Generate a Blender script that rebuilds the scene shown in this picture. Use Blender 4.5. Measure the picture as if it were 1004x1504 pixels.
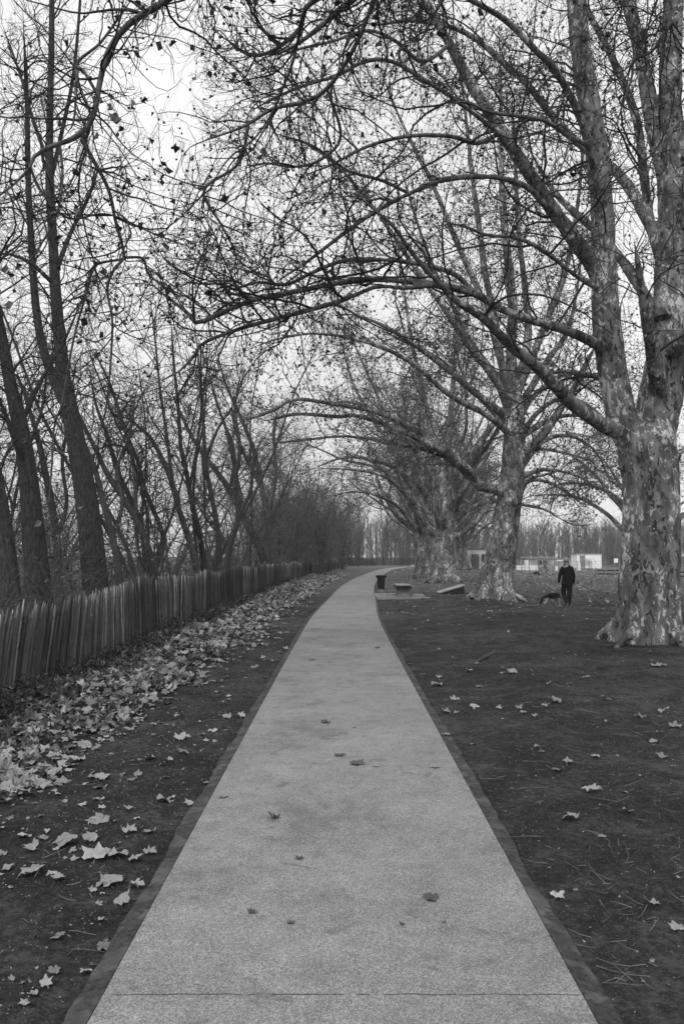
import bpy, bmesh, math, random
import numpy as np
from mathutils import Vector, Matrix
R = math.radians
scene = bpy.context.scene
for o in list(bpy.data.objects): bpy.data.objects.remove(o)

# ------------------------------------------------------------------ camera
F, CX, CY, HZ, HC = 1170.0, 502.0, 752.0, 817.0, 1.65
PITCH = math.atan((HZ-CY)/F)
cam_d = bpy.data.cameras.new('camera'); cam = bpy.data.objects.new('camera', cam_d)
scene.collection.objects.link(cam); scene.camera = cam
cam_d.sensor_fit = 'VERTICAL'; cam_d.sensor_height = 36.0; cam_d.lens = 36.0*F/1504.0
cam_d.clip_start = 0.05; cam_d.clip_end = 3000
cam.location = (0, 0, HC); cam.rotation_euler = (R(90)+PITCH, 0, 0)

# ------------------------------------------------------------------ world, sun, exposure
SUN_EL, SUN_ROT = R(48), R(200)
world = bpy.data.worlds.new("World"); scene.world = world; world.use_nodes = True
nt = world.node_tree; nt.nodes.clear()
wo = nt.nodes.new('ShaderNodeOutputWorld'); bg = nt.nodes.new('ShaderNodeBackground')
sky = nt.nodes.new('ShaderNodeTexSky'); sky.sky_type = 'NISHITA'; sky.sun_disc = False
sky.sun_elevation = SUN_EL; sky.sun_rotation = SUN_ROT; sky.air_density = 1.5; sky.dust_density = 6
bw = nt.nodes.new('ShaderNodeRGBToBW'); tc = nt.nodes.new('ShaderNodeTexCoord')
nz = nt.nodes.new('ShaderNodeTexNoise'); nz.inputs['Scale'].default_value = 2.2; nz.inputs['Detail'].default_value = 5
mr = nt.nodes.new('ShaderNodeMapRange'); mr.inputs[1].default_value = .3; mr.inputs[2].default_value = .7
mr.inputs[3].default_value = 6.2; mr.inputs[4].default_value = 8.0
ma = nt.nodes.new('ShaderNodeMath'); ma.operation = 'MULTIPLY_ADD'; ma.inputs[1].default_value = .12
nt.links.new(tc.outputs['Generated'], nz.inputs['Vector']); nt.links.new(nz.outputs[0], mr.inputs[0])
nt.links.new(sky.outputs[0], bw.inputs[0]); nt.links.new(bw.outputs[0], ma.inputs[0]); nt.links.new(mr.outputs[0], ma.inputs[2])
nt.links.new(ma.outputs[0], bg.inputs[0]); bg.inputs[1].default_value = 0.1
nt.links.new(bg.outputs[0], wo.inputs[0])
sd = bpy.data.lights.new('sun', 'SUN'); sd.energy = 1.5; sd.specular_factor = 1; sd.angle = R(30); sd.color = (1, 1, 1)
so = bpy.data.objects.new('sun', sd); scene.collection.objects.link(so)
so.rotation_euler = (R(90)-SUN_EL, 0, R(180)-SUN_ROT)
vs = scene.view_settings; vs.view_transform = 'Standard'; vs.look = 'None'; vs.gamma = 1; vs.exposure = 0.35
scene.cycles.max_bounces = 5; scene.cycles.diffuse_bounces = 3; scene.cycles.glossy_bounces = 2

# ------------------------------------------------------------------ geometry helpers
def at(px, py, Y):
    cp, sp = math.cos(PITCH), math.sin(PITCH); v = (CY-py)/F
    d = (px-CX)/F, cp - v*sp, sp + v*cp
    k = Y/d[1]
    return np.array([d[0]*k, Y, HC + d[2]*k])

PATHC = np.array([(-12,0),(0,0),(14,.02),(22,.09),(30,.36),(38,.62),(46,.98),(58,1.72),(70,2.72),(84,4.0),(98,5.5),(112,7.6),(122,10.0),(129,14),(132,20),(132.6,30),(131,45),(128,60)], float)
def pathx(y):
    return np.interp(y, PATHC[:,0], PATHC[:,1])
def vhash(ix, iy, s):
    n = (ix*374761393 + iy*668265263 + s*1274126177) & 0x7fffffff
    n = ((n ^ (n >> 13))*1103515245 + 12345) & 0x7fffffff
    return ((n ^ (n >> 16)) & 0xffff)/65535.0
def vnoise(x, y, f, s=0):
    x = np.asarray(x, float)*f; y = np.asarray(y, float)*f
    ix = np.floor(x).astype(np.int64); iy = np.floor(y).astype(np.int64); fx = x-ix; fy = y-iy
    fx = fx*fx*(3-2*fx); fy = fy*fy*(3-2*fy)
    a = vhash(ix,iy,s); b = vhash(ix+1,iy,s); c = vhash(ix,iy+1,s); d = vhash(ix+1,iy+1,s)
    return (a*(1-fx)+b*fx)*(1-fy) + (c*(1-fx)+d*fx)*fy - .5
def sstep(a, b, x):
    t = np.clip((x-a)/(b-a), 0, 1); return t*t*(3-2*t)
def gs(x, y, cx, cy, sx, sy): return np.exp(-((x-cx)/sx)**2-((y-cy)/sy)**2)
def terrain(x, y, fine=True):
    x = np.asarray(x, float); y = np.asarray(y, float)
    s = x - pathx(np.clip(y, -12, 122)); on = sstep(1.0, 1.5, np.abs(s))
    far = sstep(95, 122, y)
    h = .07*vnoise(x,y,.8,71)*on*2*sstep(1.0,2.2,np.abs(s)) + .10*sstep(-2.0, -3.6, s)*(1-far)*np.interp(y,[7,17],[0,1]) - .12*sstep(8, 14, s)*sstep(14, 40, y)
    h += .15*gs(x,y,3.9,17.5,1.9,2.6) + .12*gs(x,y,5.9,15.7,1.9,1.9) + .12*gs(x,y,5.9,30.6,2.2,2.4) + .14*gs(x,y,7.2,48,2.5,4) - .07*gs(x,y,2.4,24,1.2,5) - .17*gs(x,y,8.6,28.5,2.4,4.0)
    h += (.16+.14*sstep(2.5,5,s)*sstep(8,13,y)*(1-sstep(30,45,y)))*vnoise(x,y,.42,1)*on*sstep(1.2,3,np.abs(s)) + .05*vnoise(x,y,1.1,2)*on
    if fine:
        near = 1-sstep(25, 60, y)
        h += near*on*(.03*vnoise(x,y,3.1,3)+.022*vnoise(x,y,8,4)+.012*vnoise(x,y,19,5))
    corr = sstep(119,123,y)
    onp = on*(1-corr)+ corr*sstep(1.0,2.0,np.abs(y-132))
    h = h*onp - .03*(1-onp)
    return h
def gz(x, y): return float(terrain(np.array([x]), np.array([y]))[0])
def gpt(px, py):
    Y = HC*F/(py-HZ)
    for _ in range(6):
        z = gz((px-CX)/F*Y, Y); Y = (HC-z)*F/(py-HZ)
    p = at(px, py, Y); return np.array([p[0], Y, gz(p[0], Y)])

C = scene.collection
def link_mesh(name, verts, loops_per_face, loops, mat, parent=None, smooth=True, attr=None):
    me = bpy.data.meshes.new(name)
    verts = np.asarray(verts, np.float32).reshape(-1,3); loops = np.asarray(loops, np.int32).ravel()
    nl = np.asarray(loops_per_face, np.int32); st = np.concatenate([[0], np.cumsum(nl)[:-1]]).astype(np.int32)
    me.vertices.add(len(verts)); me.vertices.foreach_set('co', verts.ravel())
    me.loops.add(len(loops)); me.loops.foreach_set('vertex_index', loops)
    me.polygons.add(len(nl)); me.polygons.foreach_set('loop_start', st); me.polygons.foreach_set('loop_total', nl)
    me.polygons.foreach_set('use_smooth', np.full(len(nl), smooth))
    me.update(calc_edges=True)
    if attr is not None:
        a = me.attributes.new('tone', 'FLOAT', 'POINT'); a.data.foreach_set('value', np.asarray(attr, np.float32))
    me.materials.append(mat)
    o = bpy.data.objects.new(name, me); C.objects.link(o)
    if parent: o.parent = parent
    return o
class MB:
    def __init__(s): s.v=[]; s.l=[]; s.n=[]; s.a=[]; s.c=0
    def add(s, v, faces_l, faces_n, a=None):
        v = np.asarray(v, float).reshape(-1,3)
        s.v.append(v); s.l.append(np.asarray(faces_l).ravel()+s.c); s.n.append(np.asarray(faces_n).ravel()); s.c += len(v)
        s.a.append(np.zeros(len(v)) if a is None else np.asarray(a).ravel())
    def quads(s, v, q, a=None): q = np.asarray(q).reshape(-1,4); s.add(v, q, np.full(len(q),4), a)
    def tris(s, v, q, a=None): q = np.asarray(q).reshape(-1,3); s.add(v, q, np.full(len(q),3), a)
    def box(s, x0,x1,y0,y1,z0,z1, M=None, tp=0):
        v = np.array([(x0,y0,z0),(x1,y0,z0),(x1,y1,z0),(x0,y1,z0),(x0+tp,y0+tp,z1),(x1-tp,y0+tp,z1),(x1-tp,y1-tp,z1),(x0+tp,y1-tp,z1)], float)
        if M is not None: v = v @ np.array(M.to_3x3()).T + np.array(M.translation)
        s.quads(v, [(0,3,2,1),(4,5,6,7),(0,1,5,4),(1,2,6,5),(2,3,7,6),(3,0,4,7)])
    def tube(s, P, Rr, S=8, cap=True):
        P = np.asarray(P,float); tubes(s, P[None], np.asarray(Rr,float)[None], S)
        if cap:
            K=len(P); b = s.c-K*S
            for k in (0, K-1):
                s.l.append(np.array([b+k*S+i for i in (range(S) if k else range(S-1,-1,-1))])); s.n.append(np.array([S]))
    def build(s, name, mat, parent=None, smooth=False, tone=False):
        return link_mesh(name, np.concatenate(s.v), np.concatenate(s.n), np.concatenate(s.l), mat, parent, smooth, np.concatenate(s.a) if tone else None)
def nrm(v): return v/np.maximum(np.linalg.norm(v, axis=-1, keepdims=True), 1e-9)
def tubes(mb, P, Rr, S):
    N,K,_ = P.shape
    if N == 0: return
    T = nrm(np.gradient(P, axis=1)); ch = np.abs(P[:,-1]-P[:,0]); ax = np.argmin(ch, axis=1)
    ref = np.eye(3)[ax][:,None,:]
    A = nrm(np.cross(T, ref)); B = np.cross(T, A)
    ang = np.arange(S)*2*math.pi/S
    V = P[:,:,None] + Rr[:,:,None,None]*(np.cos(ang)[None,None,:,None]*A[:,:,None]+np.sin(ang)[None,None,:,None]*B[:,:,None])
    n = np.arange(N)[:,None,None]*K*S; k = np.arange(K-1)[None,:,None]*S; i = np.arange(S)[None,None,:]; j = (i+1)%S
    q = np.stack(np.broadcast_arrays(n+k+i, n+k+j, n+k+S+j, n+k+S+i), -1).reshape(-1,4)
    mb.quads(V.reshape(-1,3), q, np.repeat(Rr.ravel(), S))
def spline(pts, K, rad=None):
    P = np.asarray(pts, float); n = len(P)
    Q = np.vstack([2*P[0]-P[1], P, 2*P[-1]-P[-2]])
    d = np.concatenate([[0], np.cumsum(np.linalg.norm(np.diff(P,axis=0),axis=1))]); u = np.interp(np.linspace(0,d[-1],K), d, np.arange(n))
    i = np.minimum(u.astype(int), n-2); t = (u-i)[:,None]
    p0,p1,p2,p3 = Q[i],Q[i+1],Q[i+2],Q[i+3]
    out = .5*((2*p1)+(-p0+p2)*t+(2*p0-5*p1+4*p2-p3)*t*t+(-p0+3*p1-3*p2+p3)*t**3)
    if rad is None: return out
    return out, np.interp(u, np.arange(n), rad)
def empty(name, loc, rz=0):
    o = bpy.data.objects.new(name, None); C.objects.link(o); o.location = loc; o.rotation_euler = (0,0,rz); o.empty_display_size = .2; return o
def tag(o, label=None, cat=None, group=None, kind=None):
    if label: o['label'] = label
    if cat: o['category'] = cat
    if group: o['group'] = group
    if kind: o['kind'] = kind
    return o
def copy_tree(o, parent=None):
    c = o.copy(); C.objects.link(c)
    if parent: c.parent = parent
    for ch in list(o.children): copy_tree(ch, c)
    return c

# ------------------------------------------------------------------ materials
def mat(name, rough=.9):
    m = bpy.data.materials.new(name); m.use_nodes = True; t = m.node_tree; b = t.nodes['Principled BSDF']
    b.inputs['Roughness'].default_value = rough; b.inputs['Specular IOR Level'].default_value = .25
    return m, t, b
def ramp(t, fac, stops):
    r = t.nodes.new('ShaderNodeValToRGB'); e = r.color_ramp.elements
    while len(e) < len(stops): e.new(.5)
    for k,(p,c) in enumerate(stops): e[k].position = p; e[k].color = (c,c,c,1)
    t.links.new(fac, r.inputs[0]); return r.outputs[0]
def noise(t, scale, detail=4, vec=None, dist=0, rough=.5):
    n = t.nodes.new('ShaderNodeTexNoise'); n.inputs['Scale'].default_value = scale; n.inputs['Detail'].default_value = detail
    n.inputs['Distortion'].default_value = dist; n.inputs['Roughness'].default_value = rough
    if vec: t.links.new(vec, n.inputs['Vector'])
    return n.outputs[0]
def mth(t, op, a, b=None):
    n = t.nodes.new('ShaderNodeMath'); n.operation = op
    for i,x in enumerate((a,b)):
        if x is None: continue
        if isinstance(x,(int,float)): n.inputs[i].default_value = x
        else: t.links.new(x, n.inputs[i])
    return n.outputs[0]
def mixc(t, f, a, b, mode='MIX'):
    n = t.nodes.new('ShaderNodeMix'); n.data_type = 'RGBA'; n.blend_type = mode
    for i,x in ((0,f),(6,a),(7,b)):
        if isinstance(x,(int,float)): n.inputs[i].default_value = x if i==0 else (x,x,x,1)
        else: t.links.new(x, n.inputs[i])
    return n.outputs[2]
def objvec(t, sc=(1,1,1)):
    c = t.nodes.new('ShaderNodeTexCoord'); m = t.nodes.new('ShaderNodeMapping'); m.inputs['Scale'].default_value = sc
    t.links.new(c.outputs['Object'], m.inputs[0]); return m.outputs[0]
def bump(t, b, h, st, dist=.02):
    n = t.nodes.new('ShaderNodeBump'); n.inputs['Strength'].default_value = st; n.inputs['Distance'].default_value = dist
    t.links.new(h, n.inputs['Height']); t.links.new(n.outputs[0], b.inputs['Normal'])
def simple(name, v, var=.25, sc=8, rough=.85, bst=.2, stretch=(1,1,1)):
    m,t,b = mat(name, rough); ve = objvec(t, stretch); n = noise(t, sc, 5, ve)
    t.links.new(ramp(t, n, [(.3, v*(1-var)), (.7, v*(1+var))]), b.inputs['Base Color'])
    if bst: bump(t, b, noise(t, sc*4, 3, ve), bst)
    return m
# plane bark: dark grey with pale flaked patches
def bark_plane(name, patch=.56):
    m,t,b = mat(name, .9)
    ve = objvec(t, (1,1,.5)); n1 = noise(t, 1.7, 3, ve, .3); n2 = noise(t, 15, 4, ve, .6, .6); n3 = noise(t, 5.5, 2, ve, .5)
    zone = mth(t,'MULTIPLY', mth(t,'SUBTRACT', n1, .5), .75)
    f = mth(t,'ADD', n2, zone)
    base = ramp(t, n3, [(.36,.07),(.47,.115),(.53,.14),(.66,.21)])
    p = ramp(t, f, [(patch,0),(patch+.012,1)])
    col = mixc(t, p, base, ramp(t, n3, [(.3,.26),(.7,.58)]))
    fd = ramp(t, mth(t,'ADD', noise(t, 14, 2, ve, .8), zone), [(.36,1),(.38,0)])
    col = mixc(t, fd, col, .035)
    # thin branches are plain dark bark: tone holds the limb radius
    a = t.nodes.new('ShaderNodeAttribute'); a.attribute_name = 'tone'
    thin = ramp(t, a.outputs['Fac'], [(.02,1),(.07,0)])
    col = mixc(t, thin, col, ramp(t, noise(t, 11, 3, ve), [(.35,.050),(.65,.14)]))
    t.links.new(col, b.inputs['Base Color'])
    h = mth(t,'SUBTRACT', noise(t, 30, 4, ve), mth(t,'MULTIPLY', p, .35)); bump(t, b, h, .55, .02)
    return m
M_PLANE = bark_plane('plane_bark', .595); M_PLANE2 = bark_plane('plane_bark_far', .54)
def bark_rough(name, lo, hi):
    m,t,b = mat(name, .95); ve = objvec(t, (1,1,.25)); n = noise(t, 26, 6, ve, .9, .65)
    t.links.new(ramp(t, n, [(.35,lo),(.65,hi)]), b.inputs['Base Color']); bump(t, b, n, 1.0, .05); return m
M_BARK = bark_rough('rough_bark', .032, .12); M_BARKD = bark_rough('dark_bark', .024, .075)
M_TWIG = simple('twig', .040, .3, 6, .9, 0); M_TWIGP = simple('pale_twig', .14, .3, 6, .9, 0)
M_TWIGM = simple('mid_twig', .10, .3, 6, .9, 0)
M_SEED = simple('seed_ball', .035, .3, 80, .95, .6)
def leafmat(name, lo, hi, trans=.25):
    m,t,b = mat(name, .7); a = t.nodes.new('ShaderNodeAttribute'); a.attribute_name = 'tone'
    oi = t.nodes.new('ShaderNodeObjectInfo')
    n = noise(t, 40, 3, objvec(t)); f = mth(t,'ADD', a.outputs['Fac'], mth(t,'MULTIPLY', mth(t,'SUBTRACT', n, .5), .35))
    f = mth(t,'ADD', f, mth(t,'MULTIPLY', mth(t,'SUBTRACT', oi.outputs['Random'], .5), .25))
    t.links.new(ramp(t, f, [(0,lo),(.5,(lo+hi)*.42),(1,hi)]), b.inputs['Base Color']); bump(t,b,n,.4,.004)
    return m
M_LITTER = leafmat('dry_leaf', .03, .35); M_LEAFD = leafmat('dark_dead_leaf', .02, .10)
M_LEAFPATH = leafmat('damp_leaf', .03, .12)
M_CROWN = leafmat('withered_leaf', .03, .20)
def ground_mat():
    m,t,b = mat('bare_earth', .92); ve = objvec(t)
    n0 = noise(t, .35, 4, ve); n1 = noise(t, 2.2, 6, ve, .4, .65); n2 = noise(t, 22, 5, ve, 0, .7); n3 = noise(t, 90, 3, ve, 0, .7)
    f = mth(t,'ADD', mth(t,'MULTIPLY', n0, .25), mth(t,'ADD', mth(t,'MULTIPLY', n1, .35), mth(t,'MULTIPLY', n2, .4)))
    col = ramp(t, f, [(.42,.015),(.5,.038),(.57,.095)])
    sp = ramp(t, n3, [(.58,0),(.66,1)]); col = mixc(t, mth(t,'MULTIPLY', sp, .75), col, .16)
    sp2 = ramp(t, n3, [(.3,1),(.38,0)]); col = mixc(t, mth(t,'MULTIPLY', sp2, .5), col, .015)
    # short worn grass further out over the field: slightly paler and finer
    s = t.nodes.new('ShaderNodeSeparateXYZ'); t.links.new(ve, s.inputs[0])
    fld = mth(t,'MULTIPLY', ramp(t, mth(t,'DIVIDE', s.outputs[1], 100), [(.28,0),(.42,1)]), 1.0)
    g = ramp(t, noise(t, 3.5, 6, ve, .2, .75), [(.35,.05),(.65,.15)])
    col = mixc(t, fld, col, g)
    t.links.new(col, b.inputs['Base Color']); bump(t, b, mth(t,'ADD', n2, mth(t,'MULTIPLY', n3, .8)), 1.0, .05); return m
M_GROUND = ground_mat()
def path_mat():
    m,t,b = mat('bound_gravel', .85); ve = objvec(t)
    v = t.nodes.new('ShaderNodeTexVoronoi'); v.inputs['Scale'].default_value = 210; t.links.new(ve, v.inputs['Vector'])
    g = t.nodes.new('ShaderNodeRGBToBW'); t.links.new(v.outputs['Color'], g.inputs[0])
    fine = ramp(t, g.outputs[0], [(.15,.13),(.5,.225),(.85,.35)])
    n1 = noise(t, 1.1, 5, ve, .3, .6); n2 = noise(t, 6, 5, ve, .3, .65)
    big = ramp(t, mth(t,'ADD', mth(t,'MULTIPLY', n1, .55), mth(t,'MULTIPLY', n2, .45)), [(.38,.70),(.46,.90),(.54,1.02),(.64,1.20)])
    col = mixc(t, 1.0, fine, big, 'MULTIPLY')
    mid = ramp(t, noise(t, 60, 3, ve, 0, .8), [(.3,.72),(.7,1.2)]); col = mixc(t, .8, col, mid, 'MULTIPLY')
    st = ramp(t, noise(t, 4.3, 2, ve, 1.0), [(.64,0),(.72,1)]); col = mixc(t, mth(t,'MULTIPLY', st, .5), col, .08)
    s = t.nodes.new('ShaderNodeSeparateXYZ'); t.links.new(ve, s.inputs[0])
    yy = mth(t,'ADD', s.outputs[1], mth(t,'MULTIPLY', noise(t, 9, 3, ve), .02))
    ln = mth(t,'LESS_THAN', mth(t,'ABSOLUTE', mth(t,'SUBTRACT', yy, 3.085)), .0035)
    br = ramp(t, noise(t, 12, 2, ve), [(.38,0),(.45,1)])
    col = mixc(t, mth(t,'MULTIPLY', mth(t,'MULTIPLY', ln, br), .85), col, .03)
    t.links.new(col, b.inputs['Base Color']); bump(t, b, g.outputs[0], .35, .004); return m
M_PATH = path_mat()
M_EDGE = simple('edging_concrete', .075, .45, 7, .9, .6)
_m,_t,_b=M_EDGE,M_EDGE.node_tree,M_EDGE.node_tree.nodes['Principled BSDF']
_c=_b.inputs['Base Color'].links[0].from_socket; _v=objvec(_t); _t.links.new(mixc(_t, ramp(_t, noise(_t,5,6,_v,.4,.7), [(.47,0),(.53,1)]), _c, ramp(_t, noise(_t,40,4,_v), [(.3,.02),(.7,.06)])), _b.inputs['Base Color'])
M_PALE = None
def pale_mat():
    m,t,b = mat('weathered_chestnut_lit_edges', .85); ve = objvec(t, (6,6,.8)); a = t.nodes.new('ShaderNodeAttribute'); a.attribute_name='tone'
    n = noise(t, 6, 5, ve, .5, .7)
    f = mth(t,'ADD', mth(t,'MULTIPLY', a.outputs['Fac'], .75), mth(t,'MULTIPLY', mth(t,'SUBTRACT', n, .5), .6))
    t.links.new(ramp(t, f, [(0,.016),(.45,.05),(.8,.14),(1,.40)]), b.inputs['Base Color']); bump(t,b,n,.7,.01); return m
M_PALE = pale_mat(); M_WIRE = simple('fence_wire', .05, .2, 20, .6, 0)
M_WHITE = simple('white_panel', .82, .12, 1.5, .7, .1); M_GREYW = simple('grey_panel', .22, .3, 2, .8, .1)
M_HUT = simple('hut_panel', .30, .4, 1.2, .8, .1)
M_DARK = simple('dark_paint', .025, .3, 10, .5, .1); M_BLACK = simple('black_plastic', .009, .2, 6, .45, 0)
M_CONC = simple('concrete', .20, .2, 6, .9, .3); M_SLAT = simple('pale_timber', .33, .2, 9, .8, .3, (1,.15,1))
M_GLASS = simple('dark_glass', .02, .1, 3, .15, 0)
M_CLOTH = simple('black_cloth', .006, .3, 12, .95, .3); M_TROUS = simple('dark_trousers', .010, .3, 12, .95, .3)
M_SKIN = simple('skin', .24, .1, 20, .6, 0); M_HAIR = simple('grey_hair', .24, .35, 60, .9, .6); M_DHAIR = simple('dark_hair', .015, .3, 60, .8, .4)
M_GCLOTH = simple('grey_cloth', .10, .3, 12, .95, .3); M_SHOE = simple('shoe', .012, .2, 20, .5, 0)

# ------------------------------------------------------------------ ground, path
def axis(segs):
    out = [segs[0][0]]
    for a,b,st in segs: out += list(np.linspace(a, b, max(2,int(round((b-a)/st))+1))[1:])
    return np.array(out)
xs = axis([(-900,-200,100),(-200,-60,14),(-60,-16,2),(-16,-5,.4),(-5,-1.5,.045),(-1.5,-.9,.03),(-.9,.9,.3),(.9,1.5,.03),(1.5,6.5,.05),(6.5,12,.11),(12,40,.7),(40,150,5),(150,900,75)])
ys = axis([(-60,-10,10),(-10,1.5,1),(1.5,9,.045),(9,18,.075),(18,40,.2),(40,140,1),(140,300,16),(300,1600,130)])
X, Y = np.meshgrid(xs, ys); Z = terrain(X, Y)
nx, ny = len(xs), len(ys)
i, j = np.meshgrid(np.arange(nx-1), np.arange(ny-1)); b0 = (j*nx+i).ravel()
q = np.stack([b0, b0+1, b0+nx+1, b0+nx], -1)
g = link_mesh('ground', np.stack([X,Y,Z],-1), np.full(len(q),4), q, M_GROUND); tag(g, kind='structure')
def ribbon(name, off0, off1, z0, z1, m, wob=0, skirt=True, seed=0):
    P = spline(np.c_[PATHC[:,1], PATHC[:,0]], 3000); P2 = P
    T = nrm(np.gradient(P2, axis=0)); Nn = np.c_[T[:,1], -T[:,0]]
    w = wob*(vnoise(P[:,1], P[:,0], 1.2, seed)+.8*vnoise(P[:,1],P[:,0],9,seed+1))*2
    a = P2 + Nn*(off0 + (w if off0*off0 > off1*off1 else 0))[:,None] if False else P2 + Nn*np.broadcast_to(off0 + (w if abs(off0)>abs(off1) else 0*w), (len(P2),))[:,None]
    c = P2 + Nn*np.broadcast_to(off1 + (w if abs(off1)>abs(off0) else 0*w), (len(P2),))[:,None]
    rows = [np.c_[a, np.full(len(a), -.06)], np.c_[a, np.full(len(a), z0)], np.c_[c, np.full(len(a), z1)], np.c_[c, np.full(len(a), -.06)]]
    V = np.stack(rows, 1).reshape(-1,3); n = len(a); mb = MB()
    k = np.arange(n-1)[:,None]*4 + np.arange(3)[None]; qq = np.stack([k, k+1, k+5, k+4], -1).reshape(-1,4)
    mb.quads(V, qq); return mb.build(name, m)
p = ribbon('path', -.895, .895, .014, .014, M_PATH); tag(p, kind='structure')
e = ribbon('path_edging', -.985, -.897, .006, .018, M_EDGE, .015, seed=11); tag(e, kind='structure')
e = ribbon('path_edging', .897, .98, .018, .006, M_EDGE, .016, seed=17); tag(e, kind='structure')

# ------------------------------------------------------------------ branch growth (numpy, all of one level at once)
def rnd_perp(T, rng):
    v = rng.normal(size=T.shape); v -= (v*T).sum(-1,keepdims=True)*T; return nrm(v)
def grow(S, D, L, Rd, K, amp, trop, rng, tip=.35):
    P=[S]; d=D; step=(L/K)[:,None]; w = rng.normal(size=S.shape)*amp
    for _ in range(K):
        w = .45*w + rng.normal(size=S.shape)*amp; d = nrm(d + w + np.asarray(trop)); P.append(P[-1]+d*step)
    return np.stack(P,1), Rd[:,None]*np.linspace(1,tip,K+1)[None]
def kids(P, Rr, dens, lo, hi, rng, tmin=.1, a0=35, a1=75, zb=0.0):
    N,K,_ = P.shape; Ln = np.linalg.norm(np.diff(P,axis=1),axis=2).sum(1)
    n = np.maximum(rng.poisson(Ln*dens), 1); idx = np.repeat(np.arange(N), n)
    t = tmin+(1-tmin)*rng.random(len(idx))**.85; u = t*(K-1); k = np.minimum(u.astype(int), K-2); f=(u-k)[:,None]
    S = P[idx,k]*(1-f)+P[idx,k+1]*f; T = nrm(P[idx,k+1]-P[idx,k]); rr = Rr[idx,k]*(1-f[:,0])+Rr[idx,k+1]*f[:,0]
    a = np.radians(rng.uniform(a0,a1,len(idx)))[:,None]; D = nrm(np.cos(a)*T+np.sin(a)*rnd_perp(T,rng)+np.array([0,0,zb]))
    L = rng.uniform(lo,hi,len(idx))*(1.15-.5*t)
    return S, D, L, rr
def chainset(limbs, K=22):
    P=[];Q=[]
    for pts, rad in limbs:
        a,b = spline(pts, K, rad); P.append(a); Q.append(b)
    return np.array(P), np.array(Q)
LEAF6 = np.array([(0,0,0),(.62,.30,.16),(.25,.85,-.12),(.05,1.35,.20),(-.30,.75,-.14),(-.52,.62,.12)])
def leafbits(mb, pos, size, rng, tone=(.2,.9)):
    n=len(pos)
    if n==0: return
    A = nrm(rng.normal(size=(n,3))); Bv = rnd_perp(A,rng); Cv = np.cross(A,Bv)
    A[:,2]-=.6; A=nrm(A)
    L = LEAF6[None]*size[:,None,None]
    V = pos[:,None]+L[...,0:1]*Bv[:,None]+L[...,1:2]*A[:,None]+L[...,2:3]*Cv[:,None]*2.4
    b=np.arange(n)[:,None]*6; q=np.concatenate([b+np.array([[0,1,2,3]]), b+np.array([[0,3,4,5]])],0)
    mb.quads(V.reshape(-1,3), q, np.repeat(rng.uniform(tone[0],tone[1],n),6))
OCT=np.array([(1,0,0),(-1,0,0),(0,1,0),(0,-1,0),(0,0,1),(0,0,-1)],float)
def ico():
    bm=bmesh.new(); bmesh.ops.create_icosphere(bm,subdivisions=1,radius=1); v=np.array([x.co for x in bm.verts]); f=np.array([[x.index for x in q.verts] for q in bm.faces]); bm.free(); return v,f
ICV,ICF = ico()
def balls(mb, pos, r, rng):
    n=len(pos)
    if n==0: return
    V = pos[:,None]+ICV[None]*r[:,None,None]; b=np.arange(n)[:,None,None]*len(ICV)
    mb.tris(V.reshape(-1,3), (b+ICF[None]).reshape(-1,3))

def crown(root, limbP, limbR, rng, d2=1.8, l2=(1.2,3.2), d3=2.4, l3=(.5,1.4), d4=3.5, l4=(.15,.5), leaf=.12, fruit=.04, leafsz=(.03,.07),
          mt=None, r3=.009, r4=.0042, droop=-.02, tmin2=.18, keep=None, zb=.15, mtl=None):
    mt = mt or M_TWIG; mb = MB()
    S,D,L,rr = kids(limbP, limbR, d2, *l2, rng, tmin=tmin2, zb=zb)
    if keep is not None:
        k = keep(S); S,D,L,rr = S[k],D[k],L[k],rr[k]
    P2,R2 = grow(S,D,L,np.minimum(rr*.6, .005+.0075*L),9,.20,(0,0,.02),rng)
    tubes(mb,P2,R2,5)
    tip = limbP[:,-1]; S,D,L,rr = kids(P2,R2,d3,*l3,rng,tmin=.08)
    P3,R3 = grow(S,D,L,np.minimum(rr*.7,r3),6,.26,(0,0,droop),rng,.45); tubes(mb,P3,R3,4)
    S,D,L,rr = kids(P3,R3,d4,*l4,rng,tmin=.05)
    P4,R4 = grow(S,D,L,np.full(len(L),r4),3,.35,(0,0,droop*2),rng,.6); tubes(mb,P4,R4,3)
    cr = mb.build('crown', mt, root, True)
    ends = np.concatenate([P4[:,-1],P4[:,2],P3[:,-1],P3[:,3]])
    if leaf>0:
        k = rng.random(len(ends))<leaf; pos=ends[k]; ml=MB(); leafbits(ml,pos,rng.uniform(*leafsz,len(pos)),rng); ml.build('withered_leaves', mtl or M_CROWN, root, False, True)
    if fruit>0:
        k = rng.random(len(ends))<fruit; pos=ends[k]; ms=MB(); n=len(pos)
        dn = pos+np.c_[rng.normal(size=(n,2))*.02, -rng.uniform(.05,.12,n)]
        tubes(ms, np.stack([pos,(pos+dn)/2+rng.normal(size=(n,3))*.008,dn],1), np.full((n,3),.0016),3)
        balls(ms, dn, rng.uniform(.013,.018,n), rng); tag(ms.build('seed_balls', M_SEED, root, True),kind='stuff')
    return cr

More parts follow.
